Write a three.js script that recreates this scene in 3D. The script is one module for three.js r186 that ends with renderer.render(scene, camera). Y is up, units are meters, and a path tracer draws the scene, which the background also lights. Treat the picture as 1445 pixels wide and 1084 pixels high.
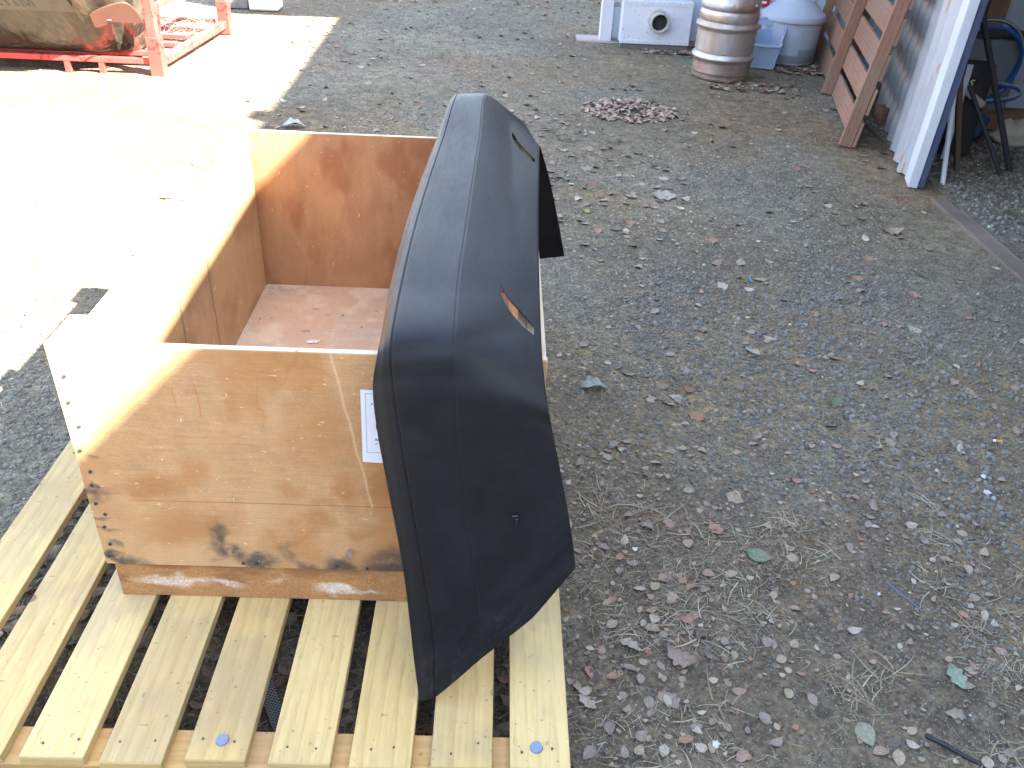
import * as THREE from 'three';
import { RoundedBoxGeometry } from 'three/addons/geometries/RoundedBoxGeometry.js';
import { mergeGeometries, mergeVertices } from 'three/addons/utils/BufferGeometryUtils.js';
import { Brush, Evaluator, SUBTRACTION } from 'three-bvh-csg';

// ---------------------------------------------------------------- camera, sky, sun, exposure
const scene = new THREE.Scene();
const camera = new THREE.PerspectiveCamera(47.55, 1024 / 768, 0.05, 1200);
camera.rotation.order = 'YXZ';
camera.position.set(0, 1.505, 0);
camera.rotation.set(-0.57763, -0.032346, 0.051565);
scene.add(camera);
const sunDir = new THREE.Vector3(1.02, 1, 0.54).normalize();
const sun = new THREE.DirectionalLight(new THREE.Color(1, 0.95, 0.87), 5.0);
sun.position.copy(sunDir).multiplyScalar(30); sun.position.z -= 4;
sun.target.position.set(0, 0, -4); scene.add(sun.target);
sun.castShadow = true; sun.shadow.mapSize.set(4096, 4096); sun.shadow.radius = 1.2;
Object.assign(sun.shadow.camera, { left: -12, right: 12, top: 12, bottom: -12, near: 1, far: 80 });
scene.add(sun);
{ // clear sky: deep blue overhead, paler toward the horizon, a soft aureole round the sun
  const w = 512, h = 256, a = new Float32Array(w * h * 4), d = new THREE.Vector3();
  for (let j = 0; j < h; j++) for (let i = 0; i < w; i++) {
    const v = (j + 0.5) / h, u = (i + 0.5) / w, el = (v - 0.5) * Math.PI, az = (u - 0.5) * 2 * Math.PI;
    d.set(Math.cos(el) * Math.cos(az), Math.sin(el), Math.cos(el) * Math.sin(az));
    const t = Math.pow(1 - Math.max(0, d.y), 2.6), c = Math.max(0, d.dot(sunDir)), g = 0.35 * Math.pow(c, 8) + 0.5 * Math.pow(c, 60);
    const k = d.y < 0 ? 0.5 : 1, o = (j * w + i) * 4;
    a[o] = k * (0.140 + 0.22 * t + g); a[o + 1] = k * (0.193 + 0.205 * t + 0.93 * g); a[o + 2] = k * (0.292 + 0.140 * t + 0.8 * g); a[o + 3] = 1;
  }
  const t = new THREE.DataTexture(a, w, h, THREE.RGBAFormat, THREE.FloatType);
  t.mapping = THREE.EquirectangularReflectionMapping; t.magFilter = t.minFilter = THREE.LinearFilter; t.needsUpdate = true;
  scene.background = t; scene.environment = t;
}
const renderer = new THREE.WebGLRenderer({ antialias: true });
renderer.setSize(1024, 768);
renderer.toneMapping = THREE.LinearToneMapping;
renderer.toneMappingExposure = 13;
renderer.shadowMap.enabled = true; renderer.shadowMap.type = THREE.PCFSoftShadowMap;

// ---------------------------------------------------------------- helpers
function mulberry(s) { return () => { s |= 0; s = s + 0x6D2B79F5 | 0; let t = Math.imul(s ^ s >>> 15, 1 | s); t = t + Math.imul(t ^ t >>> 7, 61 | t) ^ t; return ((t ^ t >>> 14) >>> 0) / 4294967296; }; }
const rng = mulberry(20231);
const R = (a, b) => a + (b - a) * rng();
const pick = a => a[Math.floor(rng() * a.length)];
const clamp = (x, a = 0, b = 1) => Math.min(b, Math.max(a, x));
const smooth = (a, b, x) => { const t = clamp((x - a) / (b - a)); return t * t * (3 - 2 * t); };
const mix = (a, b, t) => a + (b - a) * t;
const V = (x, y, z) => new THREE.Vector3(x, y, z);

// a photo pixel gives a direction; the distance comes from a height, a depth or a plane
camera.updateMatrixWorld();
const FPX = 1230.4, CAM = camera.position.clone();
function ray(px, py) { return V((px - 722.5) / FPX, -(py - 542) / FPX, -1).applyQuaternion(camera.quaternion); }
function atH(px, py, h = 0) { const d = ray(px, py); return CAM.clone().addScaledVector(d, (h - CAM.y) / d.y); }
function atZ(px, py, z) { const d = ray(px, py); return CAM.clone().addScaledVector(d, z / d.z); }

const hash = (ix, iy, s) => hsh(Math.imul(ix, 374761393) ^ Math.imul(iy, 668265263) ^ Math.imul(s, 1274126177));
function vnoise(x, y, per, s) { // tileable with period per (0: not tiled)
  let x0 = Math.floor(x), y0 = Math.floor(y), fx = x - x0, fy = y - y0, x1 = x0 + 1, y1 = y0 + 1;
  fx = fx * fx * (3 - 2 * fx); fy = fy * fy * (3 - 2 * fy);
  if (per) { x0 %= per; y0 %= per; x1 %= per; y1 %= per; }
  const k = Math.imul(s, 1274126177), ya = Math.imul(y0, 668265263) ^ k, yb = Math.imul(y1, 668265263) ^ k, xa = Math.imul(x0, 374761393), xb = Math.imul(x1, 374761393);
  const a = hsh(xa ^ ya), b = hsh(xb ^ ya), c = hsh(xa ^ yb), d = hsh(xb ^ yb);
  return a + (b - a) * fx + (c - a) * fy + (a - b - c + d) * fx * fy;
}
function hsh(h) { h = Math.imul(h ^ h >>> 13, 1274126177); return ((h ^ h >>> 16) >>> 0) / 4294967296; }
function fbm(x, y, oct, s, per = 0) { let v = 0, a = 0.5, t = 0; for (let i = 0; i < oct; i++) { v += a * vnoise(x, y, per, s + i * 17); t += a; x *= 2; y *= 2; per *= 2; a *= 0.55; } return v / t; }
function texture(w, h, fn, srgb = true) {
  const a = new Uint8Array(w * h * 4);
  for (let j = 0; j < h; j++) for (let i = 0; i < w; i++) {
    const c = fn((i + 0.5) / w, (j + 0.5) / h, i, j), o = (j * w + i) * 4;
    if (typeof c === 'number') { a[o] = a[o + 1] = a[o + 2] = clamp(c) * 255; } else { a[o] = clamp(c[0], 0, 255); a[o + 1] = clamp(c[1], 0, 255); a[o + 2] = clamp(c[2], 0, 255); }
    a[o + 3] = 255;
  }
  return wrapTex(new THREE.DataTexture(a, w, h), srgb);
}
function wrapTex(t, srgb) { t.wrapS = t.wrapT = THREE.RepeatWrapping; t.magFilter = THREE.LinearFilter; t.minFilter = THREE.LinearMipmapLinearFilter; t.generateMipmaps = true; if (srgb) t.colorSpace = THREE.SRGBColorSpace; t.needsUpdate = true; return t; }
const std = o => new THREE.MeshStandardMaterial({ roughness: 0.85, ...o });
const C = (r, g, b) => new THREE.Color().setRGB(r, g, b);

const used = {};
function numbered(n) { if (!(n in used)) { used[n] = 0; return n; } used[n]++; return n + '_' + String(used[n]).padStart(3, '0'); }
function shadowed(o) { o.traverse(m => { if (m.isMesh) { m.castShadow = true; m.receiveShadow = true; } }); return o; }
function tag(o, label, category, group) { o.userData.label = label; o.userData.category = category; if (group) o.userData.group = group; return o; }
function thing(name, label, category, pos = [0, 0, 0], group) {
  const g = new THREE.Group(); g.name = numbered(name); g.position.set(...pos); tag(g, label, category, group); scene.add(g); return g;
}
function part(name, geo, mat, parent) { const m = new THREE.Mesh(geo, mat); m.name = name; m.castShadow = m.receiveShadow = true; parent.add(m); return m; }
function single(name, geo, mat, label, category, group, pos) { const m = part(numbered(name), geo, mat, scene); if (pos) m.position.set(...pos); return tag(m, label, category, group); }
function structure(name, geo, mat) { const m = part(numbered(name), geo, mat, scene); m.userData.kind = 'structure'; return m; }

// uv in metres by the dominant direction of each face; u runs along the grain axis
function metricUV(g, grain = 'x', ou = 0, ov = 0) {
  const p = g.attributes.position, n = g.attributes.normal, uv = new Float32Array(p.count * 2), ax = { x: 0, y: 1, z: 2 }[grain];
  const P = [0, 0, 0], N = [0, 0, 0];
  for (let i = 0; i < p.count; i++) {
    P[0] = p.getX(i); P[1] = p.getY(i); P[2] = p.getZ(i); N[0] = Math.abs(n.getX(i)); N[1] = Math.abs(n.getY(i)); N[2] = Math.abs(n.getZ(i));
    const d = N[0] > N[1] && N[0] > N[2] ? 0 : N[1] > N[2] ? 1 : 2;
    let a, b; if (d !== ax) { a = ax; b = 3 - ax - d; } else { a = (d + 1) % 3; b = (d + 2) % 3; }
    uv[2 * i] = P[a] + ou; uv[2 * i + 1] = P[b] + ov;
  }
  g.setAttribute('uv', new THREE.BufferAttribute(uv, 2)); return g;
}
// board between two corners, edges eased
function board(x0, x1, y0, y1, z0, z1, grain = 'x', r = 0.002, ou = 0, ov = 0) {
  const g = new RoundedBoxGeometry(x1 - x0, y1 - y0, z1 - z0, 1, Math.min(r, (x1 - x0) * 0.45, (y1 - y0) * 0.45, (z1 - z0) * 0.45));
  metricUV(g, grain, ou, ov); g.translate((x0 + x1) / 2, (y0 + y1) / 2, (z0 + z1) / 2); return g;
}
// tube between points
function rod(pts, r, seg = 8, closed = false, tub = 0) { return new THREE.TubeGeometry(pts.length === 2 ? new THREE.LineCurve3(...pts) : new THREE.CatmullRomCurve3(pts, closed), tub || (pts.length === 2 ? 1 : pts.length * 6), r, seg, closed); }
function capRod(a, b, r0, r1 = r0, seg = 14) { // closed cylinder between two points
  const d = b.clone().sub(a), g = new THREE.CylinderGeometry(r1, r0, d.length(), seg);
  g.applyQuaternion(new THREE.Quaternion().setFromUnitVectors(V(0, 1, 0), d.clone().normalize())); g.translate(...a.clone().add(b).multiplyScalar(0.5).toArray()); return g;
}
function bar(a, b, w, t, up = V(0, 1, 0), r = 0.002, grain = 'x') { // rectangular bar from a to b: w across, t along "up"
  const d = b.clone().sub(a), L = d.length(), x = d.clone().normalize(), z = x.clone().cross(up).normalize(), y = z.clone().cross(x);
  const g = new RoundedBoxGeometry(L, t, w, 1, Math.min(r, t * 0.4, w * 0.4)); metricUV(g, 'x', R(0, 5), R(0, 5));
  g.applyMatrix4(new THREE.Matrix4().makeBasis(x, y, z)); g.translate(...a.clone().add(b).multiplyScalar(0.5).toArray()); return g;
}

// ---------------------------------------------------------------- procedural surfaces
// bare wood; u along the grain, 1 tile = 1 m x 0.5 m
function woodTex(seed, base, dark, ringF, knots, grey = 0) {
  const K = []; const kr = mulberry(seed * 77 + 5); for (let i = 0; i < knots; i++) K.push([kr(), kr(), 0.006 + 0.010 * kr()]);
  return texture(1024, 512, (u, v) => {
    let wv = v * 0.5, wu = u, kn = 0;
    for (const [ku, kv, kr2] of K) {
      let du = u - ku; du -= Math.round(du); let dv = v - kv; dv -= Math.round(dv); dv *= 0.5;
      const d = Math.hypot(du * 0.8, dv * 1.3); wv += 0.010 * Math.exp(-d * d / (kr2 * kr2 * 7)) * (dv > 0 ? 1 : -1);
      kn = Math.max(kn, smooth(kr2 * 1.15, kr2 * 0.75, d + 0.002 * (fbm(u * 64, v * 64, 2, seed + 3, 64) - 0.5)));
    }
    const warp = 0.020 * fbm(u * 2, v * 4, 3, seed, 2) + 0.004 * fbm(u * 8, v * 16, 2, seed + 9, 8);
    const ph = (wv + warp) * ringF, f = ph - Math.floor(ph), ring = Math.pow(f, 2.2) * (0.5 + 0.5 * vnoise(u * 4, v * 32, 4, seed + 21));
    const fine = fbm(u * 16, v * 256, 3, seed + 31, 16), blot = fbm(u * 4, v * 4, 4, seed + 41, 4), fl = fbm(u * 32, v * 512, 2, seed + 71, 32);
    let t = 0.45 * ring + 0.55 * (fine - 0.4) + 0.55 * (blot - 0.45);
    const c = [0, 1, 2].map(i => mix(base[i], dark[i], clamp(t)));
    const g = clamp(grey * (0.75 * smooth(0.48, 0.72, fbm(u * 4, v * 4, 5, seed + 51, 4)) + 0.18 * smooth(0.52, 0.75, fbm(u * 20, v * 40, 3, seed + 55, 20)))); const spk = fbm(u * 110, v * 110, 2, seed + 61, 110) > 0.86 ? 0.8 : 1;
    const fleck = fl > 0.84 ? 0.93 : 1;
    return c.map((x, i) => mix(mix(x, [122, 112, 98][i], g) * fleck * spk, [104, 68, 42][i], kn * 0.72));
  });
}
const woodBump = texture(512, 512, (u, v) => 0.6 * fbm(u * 8, v * 256, 3, 3, 8) + 0.4 * fbm(u * 64, v * 128, 2, 8, 64), false);
const pineTex = [woodTex(11, [197, 171, 114], [164, 130, 78], 75, 4, 0.36), woodTex(12, [193, 166, 110], [158, 124, 74], 55, 3, 0.42), woodTex(13, [200, 175, 120], [168, 135, 82], 95, 5, 0.34)];
const pine = pineTex.map(t => std({ map: t, roughness: 0.78, bumpMap: woodBump, bumpScale: 0.0012 }));
const oldWood = [woodTex(21, [150, 112, 90], [108, 75, 58], 60, 3, 0.45), woodTex(22, [140, 103, 84], [98, 68, 53], 80, 2, 0.5)].map(t => std({ map: t, roughness: 0.88, bumpMap: woodBump, bumpScale: 0.002 }));
const plyEdge = std({ map: woodTex(31, [206, 190, 160], [176, 150, 112], 120, 0, 0.3), roughness: 0.8 });

// sheet of gravel and dirt, 4 m a tile
const groundMaps = (() => {
  const n = 2048, col = new Float32Array(n * n * 3), hgt = new Float32Array(n * n), gr = mulberry(91);
  for (let j = 0; j < n; j++) for (let i = 0; i < n; i++) {
    const u = i / n, v = j / n, a = fbm(u * 6, v * 6, 5, 201, 6), b = fbm(u * 96, v * 96, 3, 301, 96), c = fbm(u * 512, v * 512, 2, 401, 512);
    const m = 0.86 + 0.30 * (a - 0.5) + 0.45 * (b - 0.5) + 0.55 * (c - 0.5), o = (j * n + i) * 3, br = smooth(0.42, 0.62, fbm(u * 5, v * 5, 4, 501, 5));
    col[o] = m * mix(112, 115, br); col[o + 1] = m * mix(107, 102, br); col[o + 2] = m * mix(92, 80, br); hgt[j * n + i] = 0.30 + 0.18 * (b - 0.5) + 0.24 * (c - 0.5);
  }
  const tones = [[114, 111, 102], [102, 100, 93], [128, 124, 114], [92, 90, 84], [118, 106, 88], [144, 139, 128], [106, 94, 78], [98, 97, 93]];
  for (let k = 0; k < 150000; k++) {
    const cx = gr() * n, cy = gr() * n, q = gr(), r = 0.9 + 3.4 * q * q * q, e = 0.6 + 0.4 * gr(), an = gr() * 3.14, ca = Math.cos(an), sa = Math.sin(an);
    if (fbm(cx / n * 8, cy / n * 8, 3, 601, 8) < 0.40 + 0.16 * gr()) continue;
    const t = tones[Math.floor(gr() * 8)], br = 0.8 + 0.38 * gr(), R2 = Math.ceil(r) + 1;
    for (let y = -R2; y <= R2; y++) for (let x = -R2; x <= R2; x++) {
      const px = (x * ca + y * sa) / r, py = (-x * sa + y * ca) / (r * e), d = px * px + py * py; if (d > 1) continue;
      const X = ((Math.floor(cx) + x) % n + n) % n, Y = ((Math.floor(cy) + y) % n + n) % n, o = Y * n + X, hh = 0.34 + 0.13 * r * Math.sqrt(1 - d) * 0.9;
      if (hh < hgt[o]) continue; hgt[o] = Math.min(1, hh); for (let c = 0; c < 3; c++) col[o * 3 + c] = t[c] * br;
    }
  }
  const a = new Uint8Array(n * n * 4), h = new Uint8Array(n * n * 4);
  for (let i = 0; i < n * n; i++) { for (let c = 0; c < 3; c++) { a[i * 4 + c] = clamp(col[i * 3 + c], 0, 255); h[i * 4 + c] = clamp(hgt[i]) * 255; } a[i * 4 + 3] = h[i * 4 + 3] = 255; }
  return [wrapTex(new THREE.DataTexture(a, n, n), true), wrapTex(new THREE.DataTexture(h, n, n), false)];
})();
const groundMat = std({ map: groundMaps[0], bumpMap: groundMaps[1], bumpScale: 0.010, roughness: 0.95, vertexColors: true, color: C(1.02, 0.955, 0.875) });

// ---------------------------------------------------------------- ground
const gh = (x, z) => { const f = smooth(14, 8, Math.hypot(x, z + 4)); return f * (0.020 * (fbm(x * 0.9 + 7, z * 0.9 + 3, 3, 901) - 0.5) + 0.010 * (fbm(x * 5, z * 5, 2, 951) - 0.5)) - 0.004; };
const dirtMask = (x, z) => smooth(0.44, 0.60, fbm(x * 1.1 + 20, z * 0.8 + 4, 4, 711));
{
  const ax = (a, b, n, far) => { const o = []; for (let i = 8; i >= 1; i--) o.push(a - far * Math.pow(i / 8, 3)); for (let i = 0; i <= n; i++) o.push(a + (b - a) * i / n); for (let i = 1; i <= 8; i++) o.push(b + far * Math.pow(i / 8, 3)); return o; };
  const xs = ax(-4, 4.5, 200, 400), zs = ax(-11, 0.5, 260, 400), pos = [], col = [], uv = [], idx = [];
  for (const z of zs) for (const x of xs) {
    pos.push(x, gh(x, z), z); uv.push(x / 4, z / 4);
    const d = dirtMask(x, z), k = 0.86 + 0.30 * fbm(x * 2.3, z * 2.3, 3, 731), b = smooth(0.5, 0.66, fbm(x * 0.6 + 9, z * 0.6, 3, 751));
    const s = 0.26 * smooth(0.1, 0.25, x) * smooth(1.5, 1.0, x + 0.5 * (k - 1)) * smooth(-2.1, -1.6, z); // bare soil by the pallet
    col.push(k * mix(1.0, 1.02, d) * (1 - s * 0.6), k * mix(0.985, 0.94, d) * mix(1, 0.97, b) * (1 - s), k * mix(0.97, 0.86, d) * mix(1, 0.94, b) * (1 - 1.2 * s));
  }
  for (let j = 0; j < zs.length - 1; j++) for (let i = 0; i < xs.length - 1; i++) { const a = j * xs.length + i, b = a + 1, c = a + xs.length, d = c + 1; idx.push(a, c, b, b, c, d); }
  const g = new THREE.BufferGeometry(); g.setAttribute('position', new THREE.Float32BufferAttribute(pos, 3)); g.setAttribute('color', new THREE.Float32BufferAttribute(col, 3)); g.setAttribute('uv', new THREE.Float32BufferAttribute(uv, 2));
  g.setIndex(idx); g.computeVertexNormals();
  structure('ground', g, groundMat);
}

// ---------------------------------------------------------------- the metal building beside the yard: walls, open bay, roofs with wide eaves
const sidingTex = texture(256, 256, (u, v) => { const a = fbm(u * 4, v * 4, 4, 61, 4), b = fbm(u * 32, v * 16, 2, 67, 16); const m = 0.94 + 0.10 * (a - 0.5) + 0.06 * (b - 0.5), ru = smooth(0.72, 0.8, b) * smooth(0.5, 0.6, a) * 0.5; return [mix(196 * m, 130, ru), mix(206 * m, 92, ru), mix(218 * m, 70, ru)]; });
const siding = std({ map: sidingTex, roughness: 0.5, metalness: 0.0 });
const trimMat = std({ color: C(0.66, 0.68, 0.72), map: texture(128, 128, (u, v) => { const a = 232 + 30 * (fbm(u * 6, v * 6, 4, 71, 6) - 0.5); return [a, a, a]; }), roughness: 0.55 });

const roofMat = std({ color: C(0.45, 0.46, 0.48), roughness: 0.5, metalness: 0.4 });
function ribbed(len, h, pitch, depth, th) { // ribbed sheet standing on y=0, running along x, front face +z
  const s = [], n = Math.round(len / pitch);
  for (let i = 0; i < n; i++) { const x = i * pitch; s.push([x, 0], [x + pitch * 0.70, 0], [x + pitch * 0.78, depth], [x + pitch * 0.92, depth]); }
  s.push([n * pitch, 0]);
  const sh = new THREE.Shape(); s.forEach(([x, y], i) => i ? sh.lineTo(x, y) : sh.moveTo(x, y)); for (let i = s.length - 1; i >= 0; i--) sh.lineTo(s[i][0], s[i][1] - th);
  const g = new THREE.ExtrudeGeometry(sh, { depth: h, bevelEnabled: false }); g.rotateX(-Math.PI / 2); // extrude -> +y, shape y -> -z
  g.scale(1, 1, -1); const ix = g.index; if (!ix) { const p = g.attributes.position; for (let i = 0; i < p.count; i += 3) for (let c = 0; c < 3; c++) { const t = p.getComponent(i + 1, c); p.setComponent(i + 1, c, p.getComponent(i + 2, c)); p.setComponent(i + 2, c, t); } }
  g.computeVertexNormals(); metricUV(g, 'y'); return g;
}
{
  const b = thing('metal_shed', 'pale blue ribbed metal shed with an open bay and deep eaves', 'shed', [0, 0, 0]);
  const fw = ribbed(2.2, 2.7, 0.2, 0.022, 0.006); fw.translate(0.90, 0.03, -7.46); part('front_wall', fw, siding, b);
  part('wall_core', board(0.90, 3.1, -0.02, 2.7, -7.56, -7.476, 'y', 0.002), siding, b);
  part('corner_trim', board(0.805, 0.895, -0.01, 2.7, -7.55, -7.42, 'y', 0.004), trimMat, b);
  part('footing', board(0.62, 3.0, -0.06, 0.012, -7.62, -7.40, 'x', 0.012), std({ color: C(0.36, 0.31, 0.28), roughness: 0.95, bumpMap: groundMaps[1], bumpScale: 0.01 }), b);
  const sw = ribbed(1.6, 2.9, 0.2, 0.022, 0.006); sw.rotateY(-Math.PI / 2); sw.translate(2.78, 0.0, -7.40); part('side_wall', sw, siding, b);
  part('bay_wall', board(2.60, 6.2, 0, 3.0, -5.98, -5.90, 'x'), siding, b);
  part('back_wall', board(6.2, 6.3, 0, 3.6, -7.4, 4.2, 'y'), siding, b);
  part('bay_side_wall', board(2.32, 2.38, 0.01, 2.98, -2.85, 4.09, 'y'), siding, b); part('bay_lintel', board(2.32, 2.38, 1.95, 2.98, -5.89, -2.852, 'z'), siding, b);
  part('end_wall', board(2.3, 6.2, 0, 3.1, 4.1, 4.2, 'y'), siding, b);
  for (const z of [-5.8, -2.9]) part('post', board(3.0, 3.12, 0, 3.05, z - 0.06, z + 0.06, 'y', 0.004), oldWood[0], b);
  // main roof: its edge throws the long straight shadow over the yard
  // its edge runs a little askew, so build it from corners
  const ex = z => 1.909 + 0.0215 * z, P = [], push = (a, c, d, e) => P.push(...a, ...c, ...d, ...a, ...d, ...e), z0 = 4.4, z1 = -13, t = 0.06, pt = 0.2;
  const A = [ex(z0), 3.10, z0], Bq = [ex(z1), 3.10, z1], Cq = [6.6, 3.10 + pt * 4.74, z1], D = [6.6, 3.10 + pt * 4.74, z0], lo = q => [q[0], q[1] - t, q[2]];
  push(A, D, Cq, Bq); push(lo(A), lo(Bq), lo(Cq), lo(D)); push(A, Bq, lo(Bq), lo(A)); push(Bq, Cq, lo(Cq), lo(Bq)); push(Cq, D, lo(D), lo(Cq)); push(D, A, lo(A), lo(D));
  const rg = new THREE.BufferGeometry(); rg.setAttribute('position', new THREE.Float32BufferAttribute(P, 3)); rg.computeVertexNormals(); metricUV(rg, 'x');
  part('roof', rg, roofMat, b);
  for (const [z, w] of [[-3.39, 0.15], [-2.99, 0.16], [0.5, 0.1], [2.4, 0.1], [-8.6, 0.1]]) part('rafter_tail', board(ex(z) - 0.125, ex(z) + 0.5, 3.0, 3.085, z - w / 2, z + w / 2, 'x'), oldWood[1], b);
  part('porch_roof', board(0.40, 2.6, 2.67, 2.74, -11, -6.47, 'z', 0.006), roofMat, b);
  part('porch_post', board(2.52, 2.60, 0, 2.67, -6.62, -6.54, 'y', 0.004), oldWood[0], b);
  // rusty channel set in the ground along the open bay
  const s = thing('sill_channel', 'rusty steel channel sunk in the ground along the open bay', 'channel');
  const rust = std({ map: texture(256, 256, (u, v) => { const a = fbm(u * 8, v * 8, 4, 81, 8); return [110 + 40 * (a - 0.5), 98 + 30 * (a - 0.5), 88 + 30 * (a - 0.5)]; }), roughness: 0.8, metalness: 0.2 });
  part('web', board(2.175, 2.245, -0.02, 0.003, -4.12, 0.6, 'z', 0.001), rust, s);
  part('flange', board(2.163, 2.173, -0.02, 0.011, -4.12, 0.6, 'z', 0.001), rust, s);
  part('flange', board(2.247, 2.255, -0.02, 0.009, -3.98, 0.6, 'z', 0.001), rust, s);
  const slab = structure('bay_floor', board(2.262, 6.2, -0.05, 0.006, -5.9, 4.1, 'x', 0.004), groundMat.clone()); slab.material.vertexColors = false; slab.material.color = C(0.95, 0.93, 0.92); slab.geometry.attributes.uv.array.forEach((v, i, a) => a[i] = v / 4);
}

{ // timber barn across the yard, behind the photographer
  const b = thing('timber_barn', 'long dark timber barn on the far side of the yard', 'barn', [-4, 0, 10]);
  const dk = std({ color: C(0.045, 0.047, 0.05), roughness: 0.9 }); part('wall', board(-9, 9, 0, 3.8, -0.1, 0.1, 'y'), dk, b);
  for (const x of [-9, 8.8]) part('end_wall', board(x, x + 0.2, 0, 3.8, 0.101, 6, 'y'), dk, b);
  part('roof', bar(V(-9.3, 3.83, -0.4), V(9.3, 3.83, -0.4), 0.3, 0.06, V(0, 1, 0)), roofMat, b);
  const rf = board(-9.3, 9.3, -0.04, 0.04, 0, 7.4, 'x'); rf.rotateX(-0.38); rf.translate(0, 3.87, -0.3); part('roof', rf, roofMat, b);
  part('door', board(-1.6, 1.6, 0.02, 3.0, -0.16, -0.102, 'y'), dk, b);
}

// ---------------------------------------------------------------- pallet of pale pine slats
const ST = 0.125, SC = 1.38;                                     // top of the slats
{
  const p = thing('slatted_pallet', 'pale pine pallet of nine spaced slats lying under the plywood crate', 'pallet', [-0.45, 0, -1.5]);
  const o = (g) => { g.translate(0.45, 0, 1.5); return g; };
  const left = [-1.060, -0.918, -0.780, -0.641, -0.500, -0.357, -0.218, -0.078, 0.060], wid = [0.110, 0.108, 0.110, 0.106, 0.104, 0.107, 0.107, 0.107, 0.106];
  const nailM = std({ color: C(0.10, 0.09, 0.09), roughness: 0.6, metalness: 0.5 });
  const capG = new THREE.CylinderGeometry(0.0105, 0.012, 0.004, 18), nailG = new THREE.CylinderGeometry(0.0022, 0.0022, 0.003, 8);
  const blue = std({ color: C(0.20, 0.24, 0.33), roughness: 0.5, metalness: 0.35 });
  for (let k = 0; k < 9; k++) {
    const jz = R(-0.006, 0.006), s = part('slat', o(board(left[k], left[k] + wid[k], ST - 0.020, ST + R(-0.0012, 0.0012), -2.12 + R(-0.01, 0.01), -0.896 + jz, 'z', 0.0022, R(0, 7), R(0, 7))), pine[k % 3], p);
    for (const [fx, zz] of [[0.26, -0.932], [0.72, -0.937], [0.3, -1.73], [0.7, -1.74]]) { const n = part('nail', nailG, nailM, s); n.position.set(left[k] + wid[k] * fx + R(-0.01, 0.01) + 0.45, ST + 0.0005, zz + R(-0.012, 0.012) + 1.5); }
    if (k === 4 || k === 8) { const n = part('bolt_cap', capG, blue, s); n.position.set(left[k] + wid[k] * (k === 4 ? 0.53 : 0.44) + 0.45, ST + 0.002, -0.940 + 1.5); }
  }
  const beamM = pine[1].clone(); beamM.color = C(1.0, 0.86, 0.80);
  for (const z of [-0.938, -1.74, -2.08]) part('stringer', o(board(-1.062, 0.166, -0.004, ST - 0.0205, z - 0.0375, z + 0.0375, 'x', 0.003, R(0, 5), R(0, 5))), beamM, p);
}

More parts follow.
